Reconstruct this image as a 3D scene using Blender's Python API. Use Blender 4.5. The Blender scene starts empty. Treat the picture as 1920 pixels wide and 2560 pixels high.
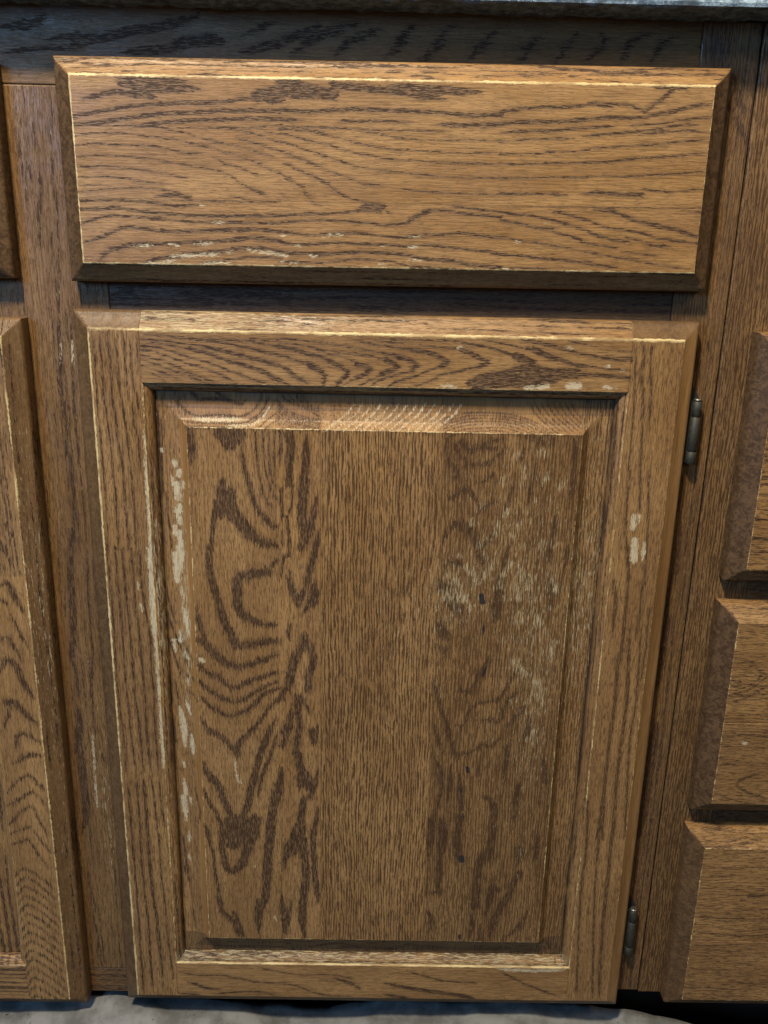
import bpy, bmesh, math, random
import numpy as np
from mathutils import Vector, Matrix

# ------------------------------------------------------------------ camera, world, lights
SC = bpy.context.scene
COL = SC.collection
cam_d = bpy.data.cameras.new('camera'); cam = bpy.data.objects.new('camera', cam_d); COL.objects.link(cam)
SC.camera = cam
F_PX, PITCH, YAW, ROLL = 2132.33, 0.28729, -0.00968, -0.02183
cam_d.sensor_fit = 'HORIZONTAL'; cam_d.sensor_width = 36.0; cam_d.lens = 36.0 * F_PX / 1920.0
cam_d.clip_start = 0.02; cam_d.clip_end = 50
def cam_matrix():
    a, b, c = PITCH, YAW, ROLL
    Rz = Matrix(((math.cos(b), -math.sin(b), 0), (math.sin(b), math.cos(b), 0), (0, 0, 1)))
    Rx = Matrix(((1, 0, 0), (0, math.cos(a), math.sin(a)), (0, -math.sin(a), math.cos(a))))
    Ry = Matrix(((math.cos(c), 0, math.sin(c)), (0, 1, 0), (-math.sin(c), 0, math.cos(c))))
    R = Rz @ Rx @ Ry                        # columns: right, forward, up
    r, f, u = R.col[0], R.col[1], R.col[2]
    M = Matrix((( r[0], u[0], -f[0]), (r[1], u[1], -f[1]), (r[2], u[2], -f[2]))).to_4x4()
    M.translation = Vector((0.20489, -0.57602, 0.01392))
    return M
cam.matrix_world = cam_matrix()

SC.view_settings.view_transform = 'Standard'; SC.view_settings.look = 'None'
SC.view_settings.gamma = 1.0; SC.view_settings.exposure = 0.0
W = bpy.data.worlds.new('World'); SC.world = W; W.use_nodes = True
W.node_tree.nodes['Background'].inputs[0].default_value = (0.74, 0.76, 0.78, 1)
W.node_tree.nodes['Background'].inputs[1].default_value = 0.05

def area(name, loc, target, sx, sy, power, col):
    l = bpy.data.lights.new(name, 'AREA'); l.shape = 'RECTANGLE'; l.size = sx; l.size_y = sy
    l.energy = power; l.color = col
    o = bpy.data.objects.new(name, l); COL.objects.link(o); o.location = loc
    d = Vector(target) - Vector(loc); o.rotation_euler = d.to_track_quat('-Z', 'Y').to_euler()
    return o
area('ceiling_lamp', (-0.10, -0.72, 1.12), (0.2, 0, -0.1), 0.13, 0.13, 41.0, (1.0, 0.905, 0.73))
area('added_blue_light', (-0.76, -1.25, 0.39), (-0.05, 0, 0.12), 0.42, 0.42, 16.0, (0.24, 0.52, 1.0))  # no real window: blue lamp added for a cool sheen at upper left
area('side_lamp', (1.20, -0.70, 0.70), (0.3, 0, -0.1), 0.25, 0.25, 4.0, (1.0, 0.88, 0.68))
TR = {
'drawer': '''2.04 45.5 115 58.6 115 71.7 116 83.9 115.9|1.8 51.8 110.7 67.4 112.2 79.6 112.4 92.7 112|1.23 17.8 104.4 28.7 106.9 40.3 109.4 51.6 108.1 63 107.2|0.98 37 109.7 48.4 109.2 58.1 107.5|0.82 13 95.3 25.5 97.4 38 99.6 51.2 101.7 66.1 103.2 83.4 104.1 98.1 104.5 110.5 106 127 108.6 141.7 110.8|2.3 127 108.6 134.4 110.3 141.7 112.3|1.64 134.3 106.9 141.6 108.2|0.74 12.9 94.5 21.3 96.6|0.83 29.2 92.2 41.7 94 50.8 95.3 66.6 97.5 83.1 98.6 99.6 99.8 116.1 100.3 128.4 100.9 141.5 100.3|0.83 12.6 90.3 23.4 91.3 31.7 92.6|0.74 33.4 93 41.7 93.6|0.83 55.5 90.5 67.2 92.6 78.8 93.6 91.2 94.5 107.7 95.2 124.2 96.1 141.5 96.1|0.41 13.4 90 25.8 90.2 37.3 90.1 50.5 90.4 62.1 91|0.33 53.8 90.1 63.7 89.9 74.4 88.2 85.1 86.5|0.41 12.1 83.8 24.6 85.6 37 85.9 49.4 85.4 63.4 84.1 78.2 82.5 88.1 80.5 98.9 78.8 107.1 76.2 119.5 73 132 67.8 141.1 64.9|0.42 12.4 78.5 24.1 79.5 36.6 79.4 49.9 79.2 63.1 78.8 73.8 76.7 82.9 75.3 92.9 75.1|0.33 86.7 85.4 96.5 83.3 104.8 81.6 114.7 80.2 123.8 77.7 136.3 74.5|0.33 76.1 89.8 95.1 90.2 111.7 89.8 124 87.7 136.4 84.2 141.3 82.7|0.33 101.8 90.7 120 90.7 141.4 92.7|0.33 126.6 90.1 141.3 87.3|0.33 113.2 85.2 123.9 82.4 141.2 77.3|0.42 11.9 71.9 27.8 73 40.3 72.9 52.7 72 65.2 70.7 77.6 69 85.9 68 98.4 66.3|0.42 12.2 65.7 27.4 66.8 39.9 66.2 52.3 64.9 64.8 63.3 73.1 62.3 81.4 60.5|0.42 98.7 73.3 106.9 69.6 115.2 67.5 123.5 64.5 129.3 62.7|0.34 12.6 59.8 31.1 60.3 43.6 60.1 51.9 58.3 64.4 57|0.34 100.9 65.6 109.2 62.6 115 58.8 123.3 55 131.7 51.2|0.34 108.8 50.8 114.7 49.7 120.6 48.6|0.34 12.2 55.1 26.5 55.4|0.34 11.9 50.7 26.3 52.6 43.3 54.1 60.1 54.1 72.6 52.4 81 50.2|0.85 59.8 48.9 72.5 50.8 83.4 49|0.25 11.5 46.3 34.3 46.8 59.7 46.9 85.1 47.2 110.4 47.2 140.8 47.9|0.68 12.3 45.5 34.3 46.8 47.8 46.3 59.6 45.7 72.2 44 89.2 45.2|0.76 12.8 40.8 25.5 41.4 38.2 42.1 50.8 40.4 63.5 39.4 80.4 38.6 97.4 38.5 118.7 39 140.7 39.8|0.68 12.9 32.3 23.4 35.4 33.7 37.6 46.4 36.6 59.1 36.1 71.8 35.6 84.5 34.6 101.6 35 118.6 34.9 140.7 35|0.77 12.9 20.5 22.5 23.2 33 27.5 41.7 30.5 51.9 29.9 67.2 28.6 84.3 28.9 105.7 30.2 127 30.7 140.6 29.7|0.86 21.4 8.3 27.8 14.7 36.7 18.1 47.9 20 62.5 20.7 75.4 21.8 92.6 22.6 109.8 24.2 122.6 25.7 140.5 24|0.86 50.6 8.1 62 11.7 75 13.6 88 15.5 100.9 16.6 113.9 18.9 126.8 19.2 140.4 17|0.52 87.8 9.7 100.7 10.8 118.1 13.7 131 13.9 140.4 13.3|2.13 141 115.2 153.2 114.8 165.5 112.1 173.7 110.7|1.64 140.9 111.5 153.2 110.3 165.5 109.1|1.31 173.7 116.3 190 114.8 206.4 113.7 222.9 112.5 235.3 110.9 243.5 109.6|1.47 206.4 116.3 222.8 115.5 239.2 114.8 255.6 114 263.9 113.8|0.99 222.9 110.7 235.3 109.1|0.82 140.8 101.4 153.1 100.9 165.5 101.2 177.9 102.2 190.2 102.8 206.7 102.8 223.2 102.4 239.7 102 256.3 100.9 277.7 101.7|0.83 140.7 96.1 155.6 96|0.74 175.4 96.1 190.3 96 206.8 96.4 223.4 96.4|0.83 238.3 95.5 248.3 95 260.7 95.3 278 96.4|0.41 140.7 91.9 157.2 91.9 177.9 91.6 198.6 91.3 215.2 91.6 231.8 91.2 246.8 91.1|0.33 140.6 90 157.2 90.4 168 89.4|0.33 187 90.6 202.8 89 212.8 87.3 223.7 86.4 240.3 86 257 86.8 278.5 86.8|0.33 148.9 89.8 161.3 88.9 173.8 86.9 183.8 84.8 194.6 82.3 207.2 80.7 219.7 79.8 232.2 79.7 244.8 79.5 257.3 79 279 79.9|0.41 140.6 88.5 150.5 86.4 159.7 83.9 169.7 82.2 178 80.1 187.2 77.9 198.9 76.2 211.5 74.2 224.1 74.1 236.6 73.6 253.4 73.1 279.4 72.9|0.33 140.6 83.5 151.3 80.6 161.3 77.8 169.7 75.2 180.6 72 190.6 69.8 203.2 68.2 215.9 66.9 228.5 65.9 245.4 65.1 262.3 64.7 279.9 65.1|0.42 140.5 77.7 151.3 74.5 160.5 71.1 169.7 67.4 178.1 64.5 187.4 61.5 195 59.7 205.1 58.8|0.34 211.9 57.3 224.6 56.4 241.6 55.6 258.5 55.1 280.4 55.2|0.42 142.1 70.8 148.7 68.6 155.4 65.6 165.5 61.9 172.2 57.7 179 53 187.5 50.4 197.7 48.7|0.34 140.3 64.9 146.1 61.4 152.8 58 157 54.2 161.2 50.3|0.42 155.3 54.1 160.4 48.7 165.5 46|0.34 140.1 53.4 146 49.2|1.19 192.6 46.2 199.4 47.1 206.2 46|0.34 206.2 45.6 211.4 40.9|0.68 140 39.4 157 41 174 41.7 186.7 43.2 195.2 44.2 203.7 43.6|0.6 139.9 35.4 152.7 36.5 165.5 37.5 178.3 37.4 191.1 36.5 199.6 36.2 206.5 34.8 212.4 35.7 220.9 36.7|0.85 220.9 36.7 227.6 41.3 235.2 44.6|0.68 235.2 44.6 248.8 44.5 259.1 42.7 271.9 42.2 281.3 41.6|0.51 246.1 47.7 263.2 46.4 281.1 44.4|0.68 139.8 29.7 156.9 28.4 169.8 29.1 182.6 29.8 195.4 29.7 208.3 28.3 219.5 27.7 229.7 30 242.6 30.2 255.4 31.3 268.3 30.4 282 29|0.69 139.7 23.2 156.9 22.3 174.1 23.9 191.2 23.4 208.4 23.4 221.3 22.4 234.2 23.5 247.2 22.6 264.5 21.3 282.6 19.2|0.77 139.6 17 152.6 16.9 165.5 16.7 182.7 17.9 199.9 18.3 217.2 17.8 230.2 15.2 247.5 14.7 260.6 12.5 283.1 10.5|0.52 139.6 11.6 156.8 11.2 169.8 11.4 182.7 13.4 195.7 14.1 213 12.8 226 10.1 252 9.4|0.74 276.8 103.2 287.5 104.9 301.4 106.4 313.8 106.6 326.1 107.6 335.8 109.4 346.6 109.2 357.4 108.3 363.4 106.6 366 104.7|1.15 334.2 108.9 346.7 107.7|0.99 366 105.1 373.7 110.5 379.7 115.2 385 119|1.15 370.3 118.7 380.9 119.3 390.7 119.5|0.75 277.2 96.4 293.7 97.9 310.3 98.2 322.6 99.2 334.9 100.6 347.3 101.7 355.6 101.5 363.9 101.6 372 103.3 384.1 105.9 396.2 108.8 408.4 110.2|0.66 277.5 91.4 294.1 92.5 310.7 93.3 323 94.7 335.4 95.7 349.4 96.8|0.41 360.2 97.4 368.4 97.9 380.7 99.3 392.9 101.5 408.5 103|0.42 277.8 86.4 294.4 87.6 311 88.7 323.5 89.3|0.67 329.2 90.2 339.9 91.6 349.8 92.6 360.6 93.6 372.9 95 385.1 97.5 399.9 99|0.42 364.9 92.1 381.3 94 393.7 95 406.3 94.2|0.42 278.3 79.1 290.8 79.4 303.3 80 315.8 81.1 328.3 81.7 336.5 83.4 349 84.5 357.2 85.4 369.7 86.1 382.1 87.5 394.5 88.9 408.5 90.4|0.5 278.6 73.3 295.4 73.5 307.9 74.3 320.5 74.9 333.1 75.2 345.6 75.9 353.9 76.8 366.4 78.3 378.8 79.3 395.5 80.8 408.7 82.7|0.42 279.1 65.1 300.1 65.5 317 66.3 329.6 66.5 342.2 67.6 359.1 67.5 371.6 68.6 388.4 69.7 400.9 70.8 409.3 71.4|0.59 279.7 55.6 292.4 55.8 309.3 56.2 322.1 55.7|0.76 330.5 56.7 343.1 57.7 355.9 56.8 369.5 57.1|0.51 370.8 60.3 385.4 59 398 60.1 408.9 61.1|0.17 280.1 47.6 322.6 48.5 365.2 49 407.8 49.9|0.68 280.3 44.8 288.9 43.8 301.8 42.8 314.8 40.3 323.5 38 334 35.4 342.9 32.3 354.3 29.3 367.4 28|0.6 310 47 318.6 45.2 327.3 43.4 340.5 39.6 349.3 36.6 362.3 35.2 371 34.2 384.3 30.8 397.4 29.4 408.8 28.4|0.77 339.8 47.3 352.7 46.3 361.5 43.3 374.7 39.9 383.5 38.1 396.6 35.9 408.3 32.1|0.6 280.6 40 293.5 37.8 302.2 36 315.2 34.6|0.6 401.2 47.8 408.1 47.5|0.6 315.3 33.4 328.4 30.4 337.3 27.3 350.4 25.1 356.5 24.4|0.6 362.8 31.1 371.6 28.9 380.5 26.6 391.8 25.6|0.51 281.2 29.4 298.5 27.3 316 24.8 333.4 22.3 351 19.4 368.5 17.3 386.2 14.3 408.2 12.3|0.69 281.8 19.2 294.8 18.2 307.9 17.2 325.3 15.9 342.8 14.2 360.4 12.1|0.52 282.4 9.6 299.7 10.8 317.1 9.9|0.43 359.4 22 372.4 21.1 385.6 19.3''',
'drawer_w': '''0.43 46.1 19.2 58.2 19.8|0.43 68.5 20.5 75.3 20.2|0.43 84 21.6 96.8 21.5|0.52 68.1 13.5 83.7 14.2 100.9 15.4|0.43 105.2 16.3 109.6 17.2|0.43 118.2 18.2 140.4 15.8|0.52 50.6 8.1 74.9 10.3|0.43 90.3 9.4 109.3 10.2|0.34 97.3 34.9 103.2 34.6|0.25 89.2 44.8 91.7 44.7|0.34 139.8 27.7 143.2 27.5|0.34 172.3 28.8 180 28.8|0.34 167.2 27.8 171.5 27.8|0.34 149.1 21.3 154.3 21.2|0.43 139.6 15.4 144.8 15.5|0.34 156.9 15.7 163.7 15.6|0.34 222 28.2 229.7 28.5|0.34 222.2 22.4 229.1 22.4|0.35 222.4 14.2 230.2 14|0.35 203.5 11.3 208.7 11.4|0.35 146.5 10.5 151.6 10.4|0.34 205 22.5 208.4 22.6|0.35 139.6 11.2 143 11.7|0.34 308.9 38.9 313.2 38.4|0.26 290.8 26.8 294.3 26.8|0.35 285 10.1 287.6 9.7''',
'door': '''0.44 45.2 -39.6 61 -41 76.8 -42.4 87.4 -44|0.89 87.4 -44 100.6 -46.3 112.1 -49.2 122.7 -51.6 133.3 -54 140.4 -56.1 147.5 -61.3 157.4 -67.3|0.44 48.9 -36.9 66.4 -38.1 78.8 -38.9|0.71 78.8 -38.9 92.9 -39.9 105.2 -41.8 119.3 -44.6 131.7 -47.4 145 -50.2 157.4 -54|1.25 157.4 -54 165.4 -58.2 168.6 -61.7 168.1 -68|0.44 53.9 -42 65.3 -43.5 78.5 -45.5|0.89 78.5 -45.5 91.6 -48.7 100.4 -52 111.9 -55.3 122.5 -57.8 131.4 -61.6 136.7 -65.1 144.8 -68|0.53 45.8 -43.9 58.1 -45.4 67.7 -47.9 80 -52 92.3 -54.9 104.6 -59.5 117.9 -64.1 127.7 -67.5|0.53 45.6 -47 56.2 -48.1 69.3 -52.7 82.4 -56.8 95.7 -61 104.5 -65.3 109.8 -67.9|0.44 46.3 -50.5 57.7 -53.4 69 -57.1 79.5 -62.2 91 -66 95.4 -67.7|0.45 46.1 -53.2 55.7 -56.1 67.1 -60.3 77.7 -63.6 86.5 -67.4|0.36 45.9 -57.1 58.1 -61.3 71.3 -66.4|0.36 46.5 -61.6 53.6 -62.8 60.5 -67.1|0.53 85.9 -37.9 96.4 -39 110.6 -39.5 122.9 -40.6 137.1 -42.5|0.89 137.1 -42.5 149.5 -44.9 158.3 -47.3 167.2 -49.8 176.2 -53.6 181.5 -57 184.3 -60.1 178.9 -64.7 177.1 -67.8|0.44 115.9 -37.7 131.8 -39.1 145.1 -40.6 158.3 -42.9 167.2 -45.8 177.9 -48.2 190.3 -52|0.35 136.2 -37.7 149.5 -38.3 167.2 -39.7 190.2 -42.7|0.35 149.5 -41.4 167.2 -44.1 180.6 -46.4 190.3 -47.1|0.45 181.6 -67.7 187 -64 190.5 -62.6|1.07 189.5 -53.3 194.9 -54.5 199.4 -56.7 195 -59.9 189.7 -62.6|0.62 189.5 -46.7 200.2 -48.2 209.1 -50.2|1.16 209.1 -50.2 216.3 -53.2 215.5 -56.3 207.6 -60|0.54 207.6 -60 198.7 -64.3 192.4 -67.5|0.53 189.4 -42.7 202.8 -45.1 214.4 -47.1|1.07 214.4 -47.1 224.3 -49.5 229.7 -52.9 227.2 -56.5|0.54 227.2 -56.5 219.2 -59.4 211.2 -61.8 204.1 -64.6 199.6 -67.8|0.44 189.4 -38.4 202.7 -40.3 214.3 -41.8 225 -42.9|1.07 225 -42.9 239.3 -45.2 248.4 -49 251.1 -50.7 246.8 -53.5|0.54 246.8 -53.5 237.9 -57.2 229.1 -60.9 219.3 -63.8 212.2 -67.6|0.44 192 -35.7 207.1 -38 220.4 -39|0.44 232 -39.7 247.2 -41.5 258.8 -42.2|0.98 258.8 -42.2 267.8 -45.5 274.3 -48.9 277.9 -50.6 271.8 -53.4|0.54 271.8 -53.4 259.4 -56.8 247.9 -59.2 240 -63.4 230.2 -67.6|0.44 209.7 -36.6 229.2 -36.7 247 -36.7 260.3 -36.9|0.71 260.3 -37.8 273.8 -39.7 282.8 -42.1 294.6 -45 301 -47|1.43 296.4 -45.8 303.8 -48.7 308.4 -51.8 300.5 -53.7|1.25 300.5 -53.7 288.2 -57.5 274.9 -60.5 266.1 -64.7|1.62 275 -63.1 293 -61.9 315.5 -62.3|1.43 301.5 -54.6 319.5 -56 338.2 -55.6|1.44 270.7 -66.8 288.6 -64.7 311.2 -65.1|0.9 288.3 -59.3 315.2 -58.7 338.6 -59.2|0.44 273.6 -35.7 287 -37.7 300.5 -40.4|0.8 303.2 -40.4 314.2 -44.6 323.3 -47.5 334.3 -50.3|0.44 300.2 -35.2 318.2 -38.8 331.8 -42 337.2 -42.8|0.98 307.6 -40.3 315 -43.7 326 -47.8 335.2 -50.3 344.3 -51.9|0.54 344.3 -51.9 362.4 -53.3 375 -53.9|0.53 303.7 -35.1 316.3 -37.5 327.2 -39.9|0.71 325.4 -39.9 339.1 -43.2 352.7 -45.5 363.6 -47.1 374.3 -47.3|0.36 331.3 -35.4 344.8 -37.8 356.7 -40.6 374.6 -41.6|0.89 299.3 -48.4 308.4 -51.8 322.1 -55 335.8 -57 353.8 -57.5 374.6 -58.9|0.72 299.8 -56.4 313.4 -57.9 327 -60.3|1.26 300.1 -60.8 311 -62.4 323.6 -62.1|0.36 352.6 -44.6 375 -45.5|0.44 14.8 -38.5 15.2 -50.7 14.8 -62.2 14.6 -77.5 14.6 -88.4 15.1 -100.3 15.1 -118.9 15.5 -133.1 15.5 -152.4 15.4 -167 13.9 -187.8|0.53 19.2 -38.4 19.5 -59.5 19.5 -75.6 20.5 -95.6 21.6 -114.1 22 -133 22.7 -142.6 22.3 -162 22 -187.7|0.62 24.6 -37.4 25.2 -50.5 25.1 -68.3 24.7 -80.9 26.4 -95.5 27.1 -112.1 28.6 -123.4 29.1 -137.6 28.6 -152.1 29 -166.8 29.6 -187.5|0.53 29.8 -38.2 30 -54.8 29.8 -70.8 31 -79.8 32.7 -95.3 33.3 -107.3 34.1 -123.3 34.8 -142.3 35 -161.7 34.7 -181.5|0.53 35.1 -38.1 35.4 -54.7 35.4 -70.7 36 -78.8 38.3 -86.1 38.2 -95.2 41 -109 40.5 -132.6|0.53 39.5 -38 39.5 -52.9 39.7 -70.6 41.9 -78.7 42.1 -89.6|0.44 44.1 -43.1 43.8 -54.5|0.47 13.9 -187.8 14 -201 14.4 -228.8 14.4 -249.8 13.9 -271.3 14.2 -304.3 15.3 -332.5 16 -368.4|0.57 19.6 -187.7 19.8 -213.1 20 -231.8 20.4 -255 20.1 -282 20.8 -309.7 21.3 -326.7 22.7 -361.3|0.66 24.4 -187.6 24.6 -205.9 25.3 -231.7 26.3 -254.9 26.4 -276.5 26.7 -304 27.7 -320.9 28.5 -349.5 28.9 -368.1|0.66 30.5 -187.5 31.2 -207.8 31.5 -233.6 33.1 -254.8 33.3 -276.3 34 -298.3 33.7 -320.7 33.4 -343.6 34.6 -368|0.57 37.2 -187.4 36.6 -212.8 39 -238.8 40.7 -260 39.9 -281.7 40.7 -303.8 40 -326.3 40.2 -349.3 40.7 -367.9|0.72 16.3 -380.2 16.5 -410.4 16.6 -441.4 16.8 -473.2 17 -505.8 16.5 -532.6 16.6 -566.9 16.9 -582.1|0.72 22.9 -374.2 23.3 -410.3 22.9 -435 22.7 -464.1 23.5 -487.3 24.6 -505.7 24.4 -539.2 24.6 -573.7|0.83 28.6 -374 29.2 -416.3 29 -447.4 29.9 -479.4 31.9 -512.2 32.6 -539.1 33.4 -566.6|0.52 34.7 -373.9 36.2 -403.9 37.9 -441 37.6 -466.4 39.5 -492.3 39.7 -518.7 41.1 -545.8 42.3 -566.4|0.52 40.4 -373.8 41.2 -397.8 43.2 -419.7|0.5 46.6 -560.2 61.5 -564.3 81.7 -563.9 96.8 -566.8 111.9 -570.3 132.1 -571.3 147.3 -574.2 157.4 -579.7 172.7 -583.3 193.1 -584.2|0.91 54.2 -571.4 61.1 -573.8 71.1 -578 81.2 -578.5|0.51 45.5 -582.9 65.8 -585.1|0.61 76 -583.7 101.5 -580.7 116.7 -581 126.8 -584.1|0.4 115.2 -555.2 132.3 -559.9 152.4 -562.1 172.6 -561.7 192.9 -565.2|1.21 177.7 -565.4 193 -571.5 199 -576.4|1.17 219.1 -569.4 248.6 -576.2 278.1 -580.6 297.9 -585.2|0.58 315.8 -555.6 336.1 -567.4 356.3 -576.8 368.4 -581.5|0.58 238.2 -557 267.7 -566.1 297.1 -568.1|0.98 219.4 -581.6 243 -586.1|0.73 374.9 -388.2 377.7 -430.9 377 -475.3 379 -521.3 382.2 -581.2|0.73 385.8 -388 387 -430.8 388.2 -475.1 391.5 -521.1 395.9 -581|0.91 396.6 -387.8 397.4 -452.6 397.9 -497.7 399.4 -544.6 401.8 -580.9|0.75 380.1 -34.1 382.3 -44.6 381.5 -57.4 384.5 -70.2 385.6 -85.5|0.64 386 -33.9 387.4 -51.9 389.7 -68 390.5 -89.9|0.53 376.1 -36.2 378.4 -68.2 379.6 -101.2 379.7 -123.8|0.67 380.8 -123.8 380.9 -146.9 382.8 -176.5|0.66 386.1 -89.9 387.4 -112.3 389.3 -135.1 390.6 -152.6|0.92 376.2 -202.2 380.2 -219.5 380.3 -244.8|0.69 398.6 -206.7 399 -231.7 397.4 -250.8|0.8 382.8 -170.5 387 -194.6 388.3 -219.3 388.5 -244.6 388.8 -270.5|0.58 405.3 -225.3 406.4 -257.1 405.6 -283.3|0.56 394.2 -123.5 398.1 -170.2 399.8 -206.7|0.86 386 -261.5 388 -299.7 386.7 -359.6 389 -422.8|0.85 392.6 -242.7 396.7 -299.5 395.7 -359.5 398.2 -422.6|0.68 401.2 -242.5 403.7 -299.4 402.5 -339 407.4 -422.4|0.7 386.4 -319.3 386.8 -380.3 385.3 -422.8''',
'door_w': '''1.08 247.3 -66.4 252.7 -67 257.2 -67.5|0.9 304.1 -67 314 -66.4 318.5 -65.8|0.53 257.8 -40.9 259.6 -40.7|2.16 333.7 -65.2 336.4 -64.8 339.6 -65.1|1.08 313.9 -65.9 319.4 -65.8|0.9 304.1 -67.2 310.4 -66.7|0.81 357.6 -64.9 361.8 -65.9|0.36 330.8 -39.8 333.4 -39.9|0.45 356.8 -51.2 359.5 -51.4|0.27 367.8 -53.9 369.2 -53.9|0.36 365.4 -65.5 366.5 -65.5|0.73 44.9 -100.6 45.3 -113.6 45.2 -123|1.29 45.4 -123 45.5 -142.1 45.5 -161.5 45.2 -187.2|1.9 44.3 -187.2 44.6 -207.5 43.9 -228.2 44.2 -249.2|0.98 44.4 -249.2 44.7 -276.1 45.2 -303.7 44.9 -337.7 44.9 -367.8|0.77 33.7 -212.8 34.4 -218|0.97 34.7 -229.4 36.2 -235.7|1.16 313.8 -553.3 343 -554.7 370.1 -553|1.58 387 -156.2 387.3 -164.5|1.13 390.8 -154.9 390.9 -160.8|2.28 389.4 -174 390.3 -188.5|1.37 396.4 -175 396.7 -188.3''',
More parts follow.
